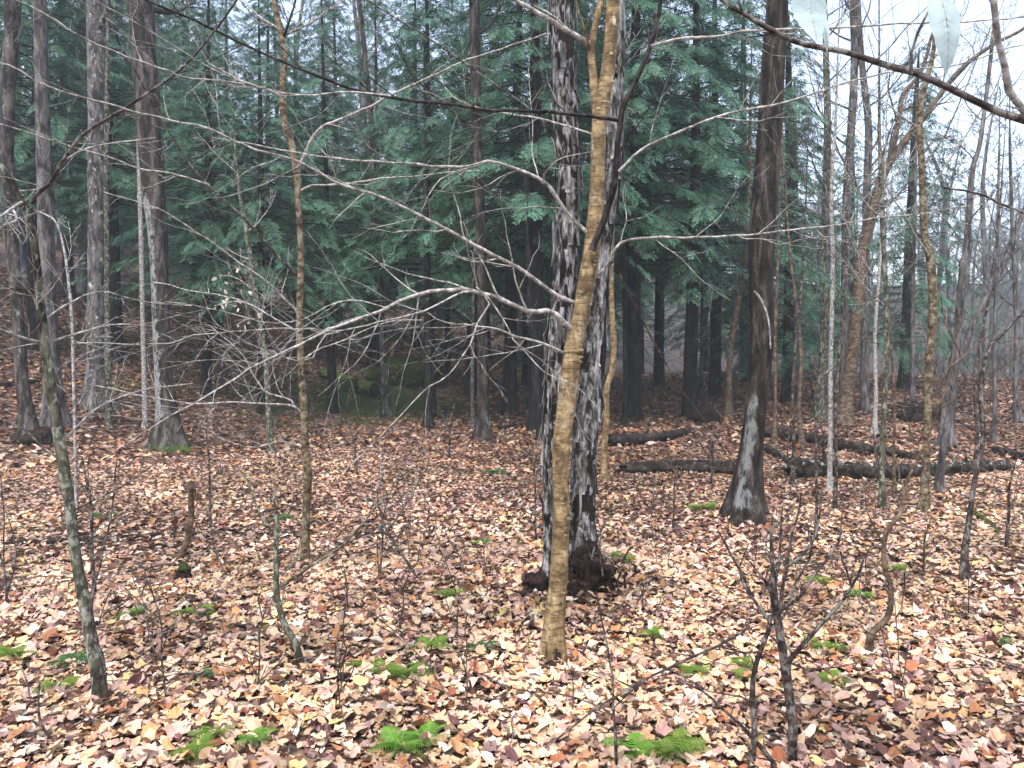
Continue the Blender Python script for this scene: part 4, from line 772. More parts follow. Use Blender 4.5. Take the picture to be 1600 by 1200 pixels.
# ------------------------------------------------------------------ dead shrub in front
gs = ground(1238, 1205); SHD = gs[1]; SHO = tuple(gs)
SHR = thing('dead_shrub', 'lichen-flecked bare shrub with many upright forked stems, closest plant', 'shrub', SHO)
for i_, (pp, w0, w1, dd, nm) in enumerate([
    ([(1237, 1225), (1237, 1200), (1239, 1137), (1232, 1087), (1224, 1036), (1217, 986), (1211, 945), (1208, 918), (1207, 901)], 13, 9, 0, 'stem'),
    ([(1207, 905), (1206, 870), (1204, 835), (1205, 810)], 7, 2, 0, 'branch'), ([(1209, 930), (1195, 905), (1183, 890), (1172, 878)], 5, 2, -0.1, 'branch'), ([(1210, 910), (1217, 880), (1220, 850), (1224, 790)], 5, 2, 0.1, 'branch'),
    ([(1170, 1230), (1176, 1190), (1177, 1150), (1175, 1121), (1178, 1063), (1192, 1016), (1202, 989), (1206, 960)], 9, 5, 0.02, 'stem'),
    ([(1228, 1040), (1235, 1030), (1276, 982), (1310, 945), (1337, 905), (1347, 876)], 7, 2.2, -0.2, 'branch'), ([(1330, 915), (1322, 890), (1312, 862)], 3, 1.6, -0.2, 'branch'),
    ([(1217, 955), (1249, 935), (1273, 898), (1303, 857), (1312, 840), (1316, 800)], 5, 2, 0.15, 'branch'), ([(1219, 950), (1222, 915), (1229, 884), (1235, 844), (1249, 800), (1252, 770)], 5, 2, 0, 'branch'),
    ([(1227, 888), (1262, 861), (1277, 830), (1283, 795), (1284, 760)], 4, 2, 0.1, 'branch'), ([(1204, 972), (1190, 955), (1175, 935), (1161, 901), (1138, 861), (1121, 830)], 5, 2, 0.1, 'branch'),
    ([(1213, 1225), (1206, 1190), (1161, 1134), (1127, 1104), (1094, 1077), (1060, 1065)], 8, 2, -0.2, 'branch'), ([(1171, 979), (1130, 1005), (1060, 1036), (1000, 1065), (935, 1104), (890, 1140), (851, 1168)], 4, 2, -0.3, 'branch'),
    ([(1190, 1018), (1160, 1020), (1120, 1010)], 3, 1.5, 0, 'branch'), ([(1222, 1030), (1260, 1045), (1320, 1040), (1350, 1030)], 3, 1.5, 0.2, 'branch'), ([(1216, 975), (1232, 950), (1242, 915), (1268, 870), (1262, 830)], 3.5, 1.6, 0.1, 'branch'),
    ([(1180, 1100), (1150, 1085), (1110, 1080), (1060, 1050)], 3, 1.5, 0.1, 'branch'), ([(1184, 945), (1165, 920), (1155, 890), (1170, 850)], 3, 1.5, 0, 'branch')]):
    make_branch(SHR, SHO, pp, SHD if nm == 'stem' else SHD+dd*0.3, SHD+dd, w0*1.3, w1*1.4, 430+i_, M['darktwig'], name=nm, twigs=4 if nm == 'stem' else 7, tl=0.10, k=8 if nm == 'stem' else 5, wig=0.003)

def stick_thing(name, label, cat, lines, D=None, m='darktwig', twigs=4, tl=0.15, dz=0.0, seed=1, base=None):
    g = ground(*(base or lines[0][0][0])); D = D or g[1]; o = (g[0], g[1], g[2]); r_ = thing(name, label, cat, o)
    for i_, (pp, w0, w1, e) in enumerate(lines):
        make_branch(r_, o, pp, D, D+e, w0, w1, seed*17+i_, M[m], name='stem' if i_ == 0 else 'branch', twigs=twigs, tl=tl, k=6, wig=0.003)
    return r_
stick_thing('bare_sapling', 'black zigzag sapling in front of the golden birch foot', 'sapling', [([(964, 1215), (962, 1160), (959, 1104), (958, 1060), (950, 1019), (938, 962), (930, 923)], 6, 2.5, 0), ([(960, 1105), (980, 1085), (1010, 1060), (1070, 1033)], 3, 1.5, -.1), ([(961, 1120), (930, 1100), (880, 1085), (800, 1075), (740, 1050)], 3.2, 1.5, 0.1), ([(895, 1108), (893, 1060), (880, 1030)], 2.6, 1.3, 0)], seed=3)
stick_thing('dead_sapling', 'bent dead stem curving up from the leaves near golden sapling', 'sapling', [([(472, 1046), (462, 1009), (442, 969), (432, 918), (431, 860), (432, 800)], 12, 7, 0), ([(436, 917), (489, 884), (537, 851), (580, 800), (600, 770)], 5, 2.5, 0.2), ([(432, 805), (428, 780), (430, 755)], 5, 2, 0.1), ([(432, 840), (405, 800), (385, 745), (375, 735)], 4, 2.5, 0.4), ([(440, 900), (465, 870), (470, 830)], 3, 1.5, 0)], m='mottled', seed=4)
stick_thing('dead_vine', 'thin black vine stem curving up the foot of the mottled sapling', 'vine', [([(160, 1112), (164, 1097), (162, 1029), (145, 989), (145, 935), (160, 870), (175, 800), (181, 720)], 5, 2.5, 0), ([(158, 1110), (130, 1130), (95, 1155)], 7, 4, -0.1)], seed=5, twigs=3)
stick_thing('dead_twig', 'dark forked twig sticking up from leaves near bottom edge', 'twig', [([(95, 1165), (84, 1161), (62, 1127), (61, 1063)], 6, 2.5, 0), ([(70, 1140), (27, 1148), (5, 1155)], 3.5, 1.5, 0), ([(85, 1160), (118, 1134), (160, 1125)], 4, 2, 0)], seed=6)
stick_thing('bare_sapling', 'small bare bush of thin stems at the extreme edge', 'sapling', [([(11, 958), (10, 920), (4, 880), (-10, 840)], 5, 2, 0), ([(10, 925), (22, 890), (24, 850), (10, 800)], 3.5, 1.6, 0), ([(8, 910), (5, 860), (6, 800), (2, 740)], 3, 1.6, 0)], seed=7)
stick_thing('dead_twig', 'thin stiff twig stuck in leaves below the broken fork', 'twig', [([(655, 910), (640, 885), (620, 855), (600, 820), (590, 770), (600, 740)], 5, 2.5, 0.1), ([(600, 818), (560, 840), (500, 870), (470, 900)], 3, 1.5, 0), ([(596, 800), (580, 780), (540, 770)], 3, 1.5, 0), ([(605, 830), (640, 780), (670, 720)], 3.5, 1.6, 0.3), ([(592, 900), (590, 850), (597, 820)], 2.5, 1.5, 0)], seed=8)
stick_thing('broken_snag', 'broken upright brown snag splintered at the top', 'snag', [([(276, 880), (285, 862), (294, 840), (299, 800), (299, 770), (300, 752)], 12, 8, 0), ([(299, 790), (306, 772), (304, 756)], 4, 1.5, 0)], m='brownbark', seed=9, twigs=0)
sk = ground(288, 912); st_ = thing('mossy_stub', 'small black mossy stub below the splintered snag', 'stump', tuple(sk)); mb = MB(); lump(mb, (sk[0], sk[1], sk[2]+0.04), (0.055, 0.05, 0.08), 5, 0.5); obj('wood', mb.mesh('wood', M['rot'], origin=tuple(sk), attr='mask'), st_); mb = MB(); lump(mb, (sk[0], sk[1], sk[2]+0.10), (0.042, 0.04, 0.035), 6, 0.6); obj('moss', mb.mesh('moss', M['moss'], origin=tuple(sk), attr='mask'), st_)

# ------------------------------------------------------------------ logs and lying branches
def log(label, pts, w0, w1, m='log', name='fallen_log', cat='log', seed=1, pale=0.3, moss=0.0, splinter=True, sink=0.1, branches=0, amp=0.28):
    rng = np.random.default_rng(seed)
    G = np.array([ground(u, v) for u, v in pts]); n = len(G); f = np.linspace(0, 1, n); R_ = (w0+(w1-w0)*f)/2/FPX*G[:, 1]
    P = G.copy(); P[:, 2] += R_*(1-sink)
    P = P if n < 3 else np.column_stack([P[:, 0], P[:, 1], np.convolve(np.pad(P[:, 2], 1, 'edge'), [.25, .5, .25], 'valid')])
    o = tuple(G[n//2]); r_ = thing(name, label, cat, o)
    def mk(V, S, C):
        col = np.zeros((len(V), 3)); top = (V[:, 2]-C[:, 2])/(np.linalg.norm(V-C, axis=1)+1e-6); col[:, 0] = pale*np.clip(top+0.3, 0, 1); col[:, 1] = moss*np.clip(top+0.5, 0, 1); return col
    mb, C, r = bark_tube(P, R_, 16, amp, 'ridge', 0, 5, seed, mk, 0.05)
    for e, dr_ in ((0, -1), (-1, 1)):   # broken ends
        T = (C[1]-C[0] if e == 0 else C[-1]-C[-2]); T /= np.linalg.norm(T); A, B, _ = frames(C[:2] if e == 0 else C[-2:])
        for j in range(9):
            a = rng.random()*6.28; rr_ = r[e]*math.sqrt(rng.random())*0.8; q = C[e]-T*dr_*0.06+(A[0]*math.cos(a)+B[0]*math.sin(a))*rr_
            tube(mb, np.array([q, q+T*dr_*(0.06+0.08*rng.random()), q+T*dr_*(0.10+0.16*rng.random())]), [r[e]*0.38, r[e]*0.26, r[e]*0.04], 5, col=np.array([pale, 0, 0]))
    obj('wood', mb.mesh('wood', M[m], origin=o, attr='mask'), r_)
    if branches:
        out = []
        for j in range(branches):
            i = int(rng.random()*(len(C)-2)); grow(out, rng, C[i], (rng.normal(0, .5), rng.normal(0, .5), 0.6+rng.random()), rng.uniform(0.3, 0.8), r[i]*0.25, 1, 0.15, 0, 0.1, (3,), (30, 60), 0.5, 5, 0.003)
            b = MB(); tubes(b, out); out = []; obj('branch', b.mesh('branch', M['darktwig'], origin=o, attr='mask'), r_)
    return r_
log('short mossy-brown log lying against the leaning maple', [(978, 742), (1010, 741), (1060, 739), (1110, 742), (1156, 744)], 19, 24, seed=1, pale=0.12, branches=2)
log('largest fallen log, split grey on top, stretching across the opening', [(1235, 748), (1300, 748), (1370, 750), (1440, 746), (1500, 742), (1570, 738)], 32, 19, seed=2, pale=0.36, branches=7, amp=0.42)
log('dark pole slanting down from the leaning maple to the largest log', [(1190, 706), (1215, 716), (1240, 728), (1275, 745)], 13, 10, seed=3, pale=0.2, branches=3)
log('thin dark log lying behind the largest log', [(1196, 684), (1262, 693), (1330, 706), (1390, 716), (1433, 722)], 19, 14, seed=4, pale=0.1, branches=4)
log('long low log in the shade between double maple and flared hemlock', [(952, 698), (1002, 694), (1040, 688), (1075, 680)], 20, 12, seed=5, pale=0.1)
log('dark log end poking in at the picture edge', [(1555, 708), (1590, 718), (1640, 726)], 12, 14, seed=6, pale=0.1)
log('mossy crooked limb leaning on the leaves near the picture edge', [(1515, 805), (1545, 822), (1570, 845)], 12, 6, seed=7, pale=0.1, moss=0.5, name='fallen_limb', cat='branch')
log('smooth grey branch lying flat behind the mottled sapling', [(26, 856), (70, 853), (125, 850), (190, 847), (258, 842)], 11, 9, seed=8, pale=0.3, name='fallen_branch', cat='branch', branches=1)
log('thin straight pole lying beside the mossy-footed maple', [(178, 750), (250, 747), (330, 744)], 5, 3, seed=9, pale=0.2, name='fallen_branch', cat='branch')
log('thin dark branch lying behind the broken snag', [(335, 838), (385, 833), (440, 836), (470, 842)], 7, 4, seed=10, pale=0.1, name='fallen_branch', cat='branch')
log('crumbling dark stick near the ferns and splintered snag', [(180, 962), (215, 952), (255, 944), (290, 936)], 6, 8, seed=11, pale=0.05, name='fallen_branch', cat='branch')
log('pale curved stick lying beside the middle ferns', [(530, 1040), (580, 1032), (620, 1020), (655, 1002)], 4, 4, seed=12, pale=0.7, name='fallen_stick', cat='stick')
log('brown stick reaching from pale leaves to the middle ferns', [(640, 972), (680, 985), (720, 1000), (765, 1010)], 4, 3.5, m='brownbark', seed=13, pale=0.0, name='fallen_stick', cat='stick')
log('dark straight stick on the leaves below the hooked winding stem', [(1060, 975), (1100, 985)], 3, 3, seed=14, pale=0.0, name='fallen_stick', cat='stick')
log('short dark stick on leaves between hooked stem and black sapling', [(1405, 880), (1428, 893), (1450, 903)], 5, 4, seed=15, pale=0.0, name='fallen_stick', cat='stick')
log('chunk of rotten brown wood beside the low ferns', [(528, 1068), (545, 1066), (566, 1062)], 13, 9, m='rot', seed=16, pale=0.0, name='wood_chunk', cat='wood')
log('thin branch on the leaves at the shade edge beside the seedlings', [(530, 712), (600, 710), (640, 709), (690, 707)], 5, 4, seed=17, pale=0.0, name='fallen_branch', cat='branch')
log('mossy rotten log lying up the slope behind the golden sapling', [(505, 590), (530, 600), (560, 612), (585, 622)], 16, 22, m='log', seed=18, pale=0.0, moss=0.9)
log('dark rotting log in the shade behind the slender tree', [(780, 672), (810, 668), (842, 664)], 7, 5, seed=19, pale=0.0)
log('dark trunk lying on the slope near the picture edge', [(0, 606), (30, 603), (60, 598)], 7, 6, seed=20, pale=0.0)
log('broken brown branch on the leaves in front of the dead shrub', [(1075, 1140), (1110, 1155), (1140, 1175)], 7, 5, m='brownbark', seed=21, pale=0.0, name='fallen_branch', cat='branch')
log('rust-brown stick at the lower edge of the leaf carpet', [(925, 1150), (935, 1175), (945, 1195)], 7, 6, m='brownbark', seed=22, pale=0.0, name='fallen_stick', cat='stick')
rng0 = np.random.default_rng(99)
SPOTS = [(300, 780, 'near the thin straight pole'), (620, 870, 'beside the stiff twig'), (740, 900, 'beside the double maple foot'), (1010, 800, 'in the open between the two large maples'), (1050, 900, 'below the leaning maple'), (1180, 880, 'behind the dead shrub'), (1330, 970, 'by the hooked winding stem'), (1480, 980, 'in the dark purple leaves'), (240, 1020, 'beside the mottled sapling'), (520, 1130, 'on the pale leaves near the lower edge'), (760, 1120, 'in front of the pale stone'), (1420, 1100, 'beside the dead shrub'), (360, 900, 'between snag and golden sapling'), (700, 830, 'on pinkish leaves beyond the golden birch')]
for i_, (u, v, w_) in enumerate(SPOTS):
    a = rng0.random()*math.pi; dx = 55*math.cos(a); dy = 14*math.sin(a)
    log('little dark twig lying on leaves ' + w_, [(u-dx, v-dy), (u+rng0.normal(0, 5), v+rng0.normal(0, 3)), (u+dx, v+dy)], 3.6, 2.2, m='darktwig', seed=50+i_, pale=0.0, name='fallen_twig', cat='twig', branches=2, sink=-0.8, amp=0.03)

def thicket(name, label, u0, u1, D0, D1, n, h, seed, m='greybark'):
    rng = np.random.default_rng(seed); out = []
    for j in range(n):
        D = rng.uniform(D0, D1); p_ = on_floor(rng.uniform(u0, u1), D); hh = h*rng.uniform(0.4, 1.3)
        grow(out, rng, p_, (rng.normal(0, .25), rng.normal(0, .25), 1), hh, 0.006+0.004*hh, 1, 0.10, 0.02, 0.25, (5,), (25, 55), 0.5, 3, 0.003+0.00012*D)
    b = MB(); tubes(b, out); obj(name, b.mesh(name, M[m], attr='mask'), kind='stuff', label=label, category='undergrowth')
thicket('undergrowth', 'grey leafless brush filling the misty opening behind the fallen logs', 1080, 1750, 20, 46, 230, 1.6, 5)
thicket('undergrowth', 'sparse dead brush on the shaded slope under the hemlocks', -150, 620, 15, 27, 170, 1.0, 6, 'darktwig')
# dark upturned roots and mounds
def mound(label, u, v, s, m, seed, name, cat, amp=0.5, D=None):
    g = ground(u, v) if D is None else on_floor(u, D); o = tuple(g); r_ = thing(name, label, cat, o); mb = MB(); lump(mb, (g[0], g[1], g[2]+s[2]*0.35), s, seed, amp, 32, 22)
    obj('body', mb.mesh('body', M[m], origin=o, attr='mask'), r_); return r_, o, g
r_, o, g = mound('dark tangle of upturned roots and rotten wood beyond the largest log', 1440, 660, (0.55, 0.4, 0.28), 'rot', 7, 'root_pile', 'roots')
out = []; rng = np.random.default_rng(12)
for j in range(22):
    grow(out, rng, g+np.array([rng.normal(0, .35), rng.normal(0, .2), 0.25]), (rng.normal(0, 1), rng.normal(0, .6), rng.uniform(-0.2, .8)), rng.uniform(0.5, 1.3), 0.035, 1, 0.16, -0.02, 0.12, (4,), (30, 70), 0.5, 5, 0.006)
b = MB(); tubes(b, out); obj('root', b.mesh('root', M['log'], origin=o, attr='mask'), r_)
mound('rounded black rotten stump beside the flared hemlock trunk', 1100, 660, (0.34, 0.3, 0.30), 'rot', 8, 'rotten_stump', 'stump')
mound('black hollow mound at the foot of the grizzled edge trunk', 58, 692, (0.42, 0.3, 0.2), 'rot', 9, 'rotten_stump', 'stump')
mound('broad moss-covered boulder on the shaded slope behind the slender tree', 630, 596, (1.3, 0.9, 0.6), 'moss', 10, 'mossy_boulder', 'boulder', 0.35)
mound('small round moss cushion beside the slender dark-topped tree', 548, 612, (0.36, 0.3, 0.28), 'moss', 11, 'mossy_boulder', 'boulder', 0.3)
g = ground(837, 1064); o = (g[0], g[1], g[2]+0.02); st_ = thing('pale_stone', 'white stone lying at the foot of the golden birch', 'stone', o); mb = MB(); lump(mb, o, (0.052, 0.045, 0.026), 3, 0.4); obj('surface', mb.mesh('surface', M['stone'], origin=o, attr='mask'), st_)

def twig_litter():
    rng = np.random.default_rng(31); mb = MB(); x, y = wedge(900, 2.2, 13, 44, rng)
    for a, b in zip(x, y):
        an = rng.random()*6.283; L = rng.uniform(0.08, 0.5); n = 5; t = np.linspace(-0.5, 0.5, n)*L; P = np.column_stack([a+np.cos(an)*t+rng.normal(0, .012, n), b+np.sin(an)*t+rng.normal(0, .012, n), np.zeros(n)]); P[:, 2] = H(P[:, 0], P[:, 1])+0.035+rng.random()*0.03+rng.normal(0, .006, n)
        tube(mb, P, np.linspace(1, 0.5, n)*rng.uniform(0.0015, 0.005), 4)
    obj('twig_litter', mb.mesh('twig_litter', M['darktwig'], attr='mask'), kind='stuff', label='small dead twigs scattered over the leaf carpet', category='twig litter')
twig_litter()
def heaps():
    rng = np.random.default_rng(33); mb = MB()
    for o_, rad, n, hh in ((BO, 0.07, 150, 0.05), (MO, 0.30, 420, 0.08), (DO, 0.24, 260, 0.07), (SO, 0.05, 90, 0.03), (SBO, 0.05, 110, 0.04), (CRO, 0.03, 60, 0.03), (SHO, 0.06, 90, 0.03)):
        a = rng.random(n)*6.283; d = rad*0.8+np.abs(rng.normal(0, rad*0.5+0.05, n)); x = o_[0]+np.cos(a)*d; y = o_[1]+np.sin(a)*d
        leaves(mb, x, y, 0.045+0.05*rng.random(n), 1, rng, 0.02, 0.45, z=H(x, y)+hh*np.exp(-(d-rad*0.8)/0.09)*rng.random(n))
    obj('leaf_drift', mb.mesh('leaf_drift', M['litter'], smooth=False, attr='mask'), kind='stuff', label='leaves banked up round the feet of the trunks', category='leaf litter')
heaps()
# ------------------------------------------------------------------ ferns
def frond_mesh(seed, m):
    rng = np.random.default_rng(seed); mb = MB(); n = 15; L = 0.21; t = np.linspace(0, 1, n); P = np.column_stack([t*L, 0*t, L*(0.55*t-0.62*t*t)])
    tube(mb, P, 0.0022*(1-0.8*t)+0.0004, 3)
    for i in range(2, n):
        l = 0.075*math.sin(math.pi*min(1, 0.16+t[i]*0.84))**0.8*(1.05-0.35*t[i])
        for sg in (-1, 1):
            m_ = 4; rows = []
            for a in range(m_+1):
                q = a/m_; c = P[i]+np.array([0.35*l*q, sg*l*q, -0.35*l*q*q+rng.normal(0, 0.0012)]); wd = 0.0050*(1-q*0.85)*(1.25 if a % 2 else 0.75); rows += [c-np.array([wd, 0, 0]), c+np.array([wd, 0, 0.002])]
            mb.add(rows, [[2*a, 2*a+1, 2*a+3, 2*a+2] for a in range(m_)])
    return mb.mesh('frond', M[m], smooth=False, attr='mask')
FR_M = {m: [frond_mesh(70+i, m) for i in range(2)] for m in ('fern', 'fern_bright', 'fern_dark')}
FERNS = [(300, 965, 1.2, 'fern', 'bushy green fern beside the crumbling dark stick'), (112, 1045, 1.0, 'fern_dark', 'dark fern just beside the mottled sapling'), (18, 1035, 1.1, 'fern', 'green fern at the picture edge level with the mottled sapling'), (672, 1022, 1.1, 'fern', 'broad flattened fern in front of the golden birch, with pale stick'),
 (640, 1060, 1.1, 'fern', 'low yellow-green fern just below the broad flattened fern'), (600, 1058, 0.8, 'fern', 'small fern touching the chunk of rotten wood'), (402, 1165, .8, 'fern_bright', 'brightest green fern upright among pale leaves'), (318, 1068, 0.7, 'fern_dark', 'small dark fern among pale leaves above the brightest fern'), (628, 1178, 1.0, 'fern_bright', 'large bright fern at the lower edge in front of the birch'),
 (668, 1165, 0.9, 'fern_bright', 'bright fern frond cluster beside the large lower fern'), (752, 1022, 0.8, 'fern_dark', 'dark small fern beside the golden birch foot'), (770, 742, 1.7, 'fern_dark', 'dark green leafy bush in the opening before the shade'), (1168, 1048, 0.9, 'fern', 'green fern just behind the dead shrub'), (1162, 1070, 0.7, 'fern', 'small fern touching the dead shrub stem'), (1288, 1022, 1.1, 'fern', 'low fern between dead shrub and hooked stem'),
 (1348, 938, 0.8, 'fern_bright', 'bright yellow-green fern behind the hooked winding stem'), (1278, 912, 0.8, 'fern', 'fern among the upper twigs of the dead shrub'), (982, 1188, 1.0, 'fern_bright', 'bright fern at the lower edge beside the zigzag sapling'), (1055, 1190, 1.1, 'fern', 'green fern at the lower edge between zigzag sapling and dead shrub'), (970, 880, 1.1, 'fern', 'flat fern beside the rotten foot of the double maple'),
 (752, 855, 1.0, 'fern', 'small fern alone in pinkish leaves behind the golden birch'), (165, 812, 1.2, 'fern_dark', 'dark fern behind the mottled sapling near the grey branch'), (1100, 800, 1.4, 'fern', 'pale green fern beside the foot of the leaning maple'), (705, 938, 0.9, 'fern', 'tiny fern on purple leaves left of the golden birch'), (205, 968, 0.8, 'fern', 'faint fern between mottled sapling and bushy fern'), (90, 1083, 0.8, 'fern', 'flat fern in front of the mottled sapling'),
 (1402, 895, 0.9, 'fern', 'fern at the short dark stick'), (305, 1185, 0.8, 'fern', 'low fern near the lower edge before the brightest fern'), (552, 1048, 0.7, 'fern', 'small fern behind the chunk of rotten wood'), (1300, 1075, 0.8, 'fern', 'faint fern beside the dead shrub base'), (440, 818, 1.1, 'fern_dark', 'dark fern at the golden sapling'), (1085, 1058, 0.8, 'fern', 'yellow-green fern under the shrub side twig'), (335, 1160, 0.8, 'fern', 'fern patch beside the brightest fern'), (165, 1095, 0.6, 'fern', 'few green fronds at the mottled sapling foot'), (1560, 1010, 0.6, 'fern_dark', 'lone small fern among dark purple leaves'), (1020, 1000, 0.7, 'fern', 'small fern in front of the double maple roots')]
for i_, (u, v, s_, m, lab) in enumerate(FERNS):
    g = ground(u, v); rng = np.random.default_rng(900+i_); r_ = thing('fern', lab, 'fern', (g[0], g[1], g[2]+0.025)); n = int(rng.integers(9, 15)); a0 = rng.random()*6.28
    for j in range(n):
        o = obj('frond', FR_M[m][j % 2], r_); q = s_*rng.uniform(0.42, 0.75); o.scale = (q, q, q); o.rotation_euler = (rng.normal(0, 0.25), rng.uniform(-0.25, 0.12), a0+j*6.283/n+rng.normal(0, 0.25))

# ------------------------------------------------------------------ beech standing just outside the frame, its limbs reaching in
bx = (2.35, 1.9); bz = float(H(*bx)); BE = thing('beech_tree', 'overhanging beech whose brown limbs and pale twigs cross the bright sky corner', 'tree', (bx[0], bx[1], bz)); BEO = (bx[0], bx[1], bz)
mb, C, r = bark_tube(np.array([(bx[0], bx[1], bz-0.1), (bx[0]+.02, bx[1], 1.2), (bx[0], bx[1]+.05, 3.0), (bx[0]+.1, bx[1], 5.0)]), np.array([0.11, 0.09, 0.075, 0.05]), 20, 0.06, 'rough', 0.5, 5, 3, None, 0.05)
obj('trunk', mb.mesh('trunk', M['greybark'], origin=BEO, attr='mask'), BE)
for i_, (pp, d0, d1, w0, w1, m) in enumerate([
    ([(2300, 340), (1800, 250), (1600, 189), (1532, 165), (1472, 135), (1424, 115), (1370, 98), (1330, 84), (1279, 73), (1249, 68), (1205, 46), (1161, 20), (1127, 0), (1060, -60)], 1.95, 2.4, 18, 6, 'darktwig'),
    ([(2300, 420), (1800, 290), (1640, 215), (1600, 172), (1580, 145), (1570, 94), (1558, 51), (1554, 0), (1545, -60)], 1.9, 1.6, 16, 9, 'twig'),
    ([(1424, 116), (1421, 108), (1428, 67), (1448, 27), (1465, 0), (1480, -40)], 2.2, 2.2, 5, 3, 'darktwig'),
    ([(1161, 20), (1157, 8), (1150, -20)], 2.35, 2.35, 4, 2, 'darktwig'),
    ([(2200, 560), (1800, 440), (1600, 332), (1560, 315), (1526, 299), (1500, 296), (1477, 294)], 1.95, 2.4, 8, 3, 'darktwig'),
    ([(2400, 100), (1900, -60), (1600, -50), (1470, -22), (1360, -30), (1270, -22), (1180, -40)], 1.9, 1.1, 12, 4, 'twig')]):
    make_branch(BE, BEO, pp, d0, d1, w0, w1, 460+i_, M[m], twigs=2 if i_ in (0, 1, 5) else 3, tl=0.12, k=10, wig=0.002)
def hang(label, uv, D, wd, ln, seed, tilt):
    rng = np.random.default_rng(seed); q = at(*uv, D); o = tuple(q); r_ = thing('hanging_leaf', label, 'leaf', o); mb = MB(); n = 12; V = []
    for i in range(n):
        t = i/(n-1); hw = wd*0.5*math.sin(math.pi*min(1, 0.06+0.94*t)**0.62)**0.85 + 0.0006
        z = -ln*t; y = 0.012*math.sin(t*3+seed)
        for sx in (-1, -0.5, 0, 0.5, 1): V.append((sx*hw*(1+0.06*(i % 2)*abs(sx))+tilt*ln*t, y+0.22*abs(sx)*hw+0.04*hw*math.sin(i*2), z))
    F = [[5*i+j, 5*i+j+1, 5*i+j+6, 5*i+j+5] for i in range(n-1) for j in range(4)]; me = MB(); me.add(np.array(V), F); obj('blade', me.mesh('blade', M['blueleaf'], attr='mask'), r_)
    rb_ = MB(); tube(rb_, np.array([(tilt*ln*t, 0.012*math.sin(t*3+seed)-0.0003, -ln*t) for t in np.linspace(0, 0.95, 10)]), np.linspace(0.0005, 0.0001, 10), 4)
    for t in np.linspace(0.12, 0.85, 9):
        for sx in (-1, 1):
            hw = wd*0.5*math.sin(math.pi*min(1, 0.06+0.94*(t+.08))**0.62)**0.85*0.85; q0 = np.array([tilt*ln*t, 0.012*math.sin(t*3+seed)-0.0006, -ln*t]); q1 = q0+np.array([sx*hw, 0.22*hw, -0.10*ln]); tube(rb_, np.array([q0, (q0+q1)/2, q1]), [0.0002, 0.00015, 0.0001], 3)
    obj('vein', rb_.mesh('vein', M['twig'], attr='mask'), r_, kind='stuff')
    st = MB(); tube(st, np.array([(0, 0, 0), (0.003, 0, 0.03), (0, 0, 0.07)]), 0.0009, 4); obj('stalk', st.mesh('stalk', M['twig'], attr='mask'), r_)
hang('broad pale bluish leaf hanging at the top beside the leaning maple', (1272, -22), 1.10, 0.046, 0.080, 1, 0.02)
hang('narrow pale leaf tip hanging close behind the broad bluish leaf', (1288, 12), 1.14, 0.013, 0.066, 2, 0.0)
hang('single pale toothed leaf hanging alone in the bright sky corner', (1472, -4), 1.08, 0.040, 0.104, 3, 0.05)

# ------------------------------------------------------------------ bare trees in the mist
def bare_mesh(seed, Ht, k=6):
    rng = np.random.default_rng(seed); P = np.array([(0, 0, -0.4), (rng.normal(0, .1), rng.normal(0, .1), Ht*.3), (rng.normal(0, .25), rng.normal(0, .25), Ht*.65), (rng.normal(0, .4), rng.normal(0, .4), Ht)])
    mb, C, r = bark_tube(P, np.array([0.15, 0.12, 0.08, 0.012]), 8, 0.1, 'rough', 0.5, 4, seed, None, 0.4); tr = mb.mesh('trunk', M['farbark'], attr='mask'); out = []; n = len(C)
    for j in range(26):
        f = 0.28+0.7*(j+rng.random())/26; i = min(n-1, int(f*(n-1))); az = rng.random()*6.28; e = rng.uniform(0.5, 1.1)
        grow(out, rng, C[i], (math.cos(az), math.sin(az), e), Ht*0.24*(1.2-f*0.8), 0.03*(1.2-f), 2, 0.12, 0.04, 0.35, (6, 6), (25, 55), 0.5, 4, 0.009)
    b = MB(); tubes(b, out); return tr, b.mesh('crown', M['farbark'], attr='mask')
BM = [bare_mesh(80+i, h) for i, h in enumerate((11, 13, 9, 12))]
def bare(x, y, kd, s, label, group, name='bare_tree'):
    r_ = thing(name, label, 'tree', (x, y, float(H(x, y))), group); r_.rotation_euler = (0, 0, rr.random()*6.28); r_.scale = (s, s, s); obj('trunk', BM[kd][0], r_); obj('crown', BM[kd][1], r_)
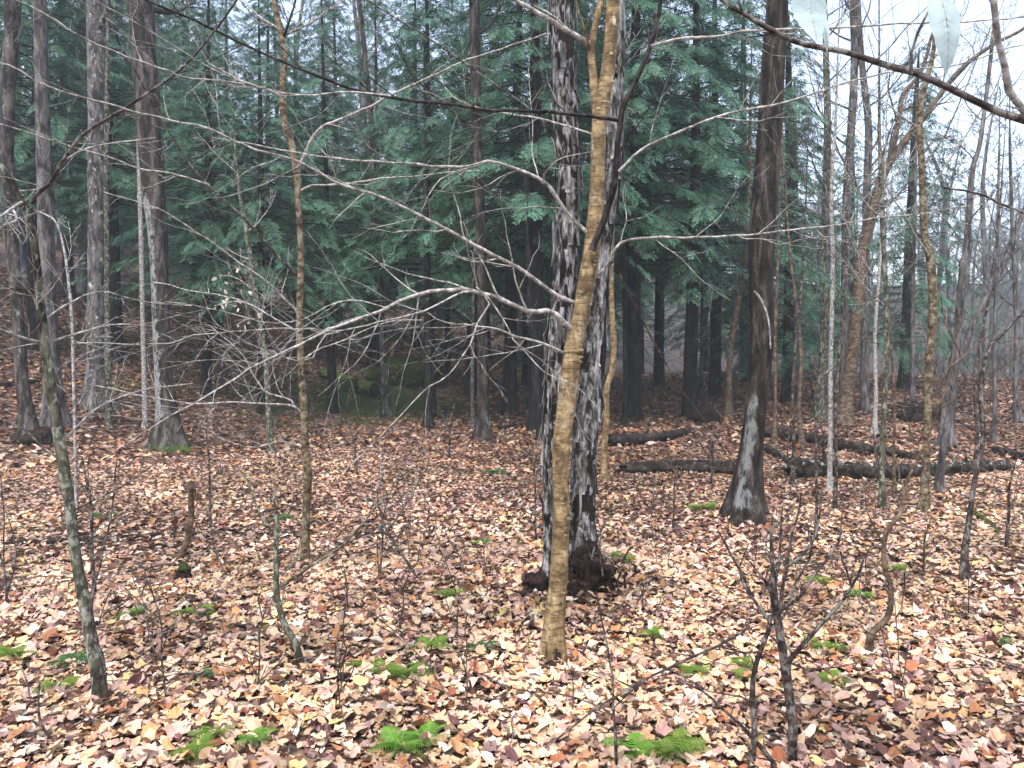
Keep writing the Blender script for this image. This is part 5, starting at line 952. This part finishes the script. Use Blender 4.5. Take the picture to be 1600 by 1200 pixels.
for i_ in range(10):    # open wood to the right, 22 to 45 m out
    u = 1215+rr.random()*520; D = 25+rr.random()*24; bare((u-800)/FPX*D, D, rr.randrange(4), 0.62+0.4*rr.random(), 'bare grey tree fading into mist behind the fallen logs', 'bare trees in the misty opening')
for i_ in range(60):    # far slope
    u = 950+rr.random()*900; D = 55+rr.random()*60; bare((u-800)/FPX*D, D, rr.randrange(4), 0.9+0.35*rr.random(), 'ghostly bare tree on the far misty hillside', 'bare trees on the far hillside')
for i_ in range(10):    # bare trees topping the hemlocks at the left
    u = -150+rr.random()*900; D = 27+rr.random()*18; bare((u-800)/FPX*D, D, rr.randrange(4), 1.25+0.3*rr.random(), 'tall bare tree whose twigs show above the hemlock boughs', 'bare trees among the hemlocks')
for i_ in range(6):
    u = 1150+rr.random()*900; D = 70+rr.random()*45; hemlock(u, D, 3, 0.8+0.3*rr.random(), rr.random()*6, 'pale conifer shape on the far misty hillside', 'conifers on the far hillside')

# ------------------------------------------------------------------ mist
hz = bpy.data.materials.new('mist'); hz.use_nodes = True; t = hz.node_tree; t.nodes.clear(); ho = t.nodes.new('ShaderNodeOutputMaterial'); hv = t.nodes.new('ShaderNodeVolumePrincipled')
hv.inputs['Density'].default_value = HAZE_DENSITY; hv.inputs['Color'].default_value = (0.86, 0.97, 1.0, 1); hv.inputs['Anisotropy'].default_value = 0.0
t.links.new(hv.outputs[0], ho.inputs['Volume'])
mb = MB(); X, Y0, Y1, Z0, Z1 = 240, -240, 240, -6, 48
mb.add([(-X, Y0, Z0), (X, Y0, Z0), (X, Y1, Z0), (-X, Y1, Z0), (-X, Y0, Z1), (X, Y0, Z1), (X, Y1, Z1), (-X, Y1, Z1)], [[0, 3, 2, 1], [4, 5, 6, 7], [0, 1, 5, 4], [1, 2, 6, 5], [2, 3, 7, 6], [3, 0, 4, 7]])
obj('haze', mb.mesh('haze', hz, smooth=False), kind='stuff')
zs = [v for o_ in bpy.data.objects if o_.type == 'MESH' and o_.name != 'haze' for v in [(o_.matrix_world.translation.z)]]
tri = sum(len(m_.loops)-2*len(m_.polygons) for m_ in bpy.data.meshes)
print('TRIS', tri, 'OBJS', len(bpy.data.objects))
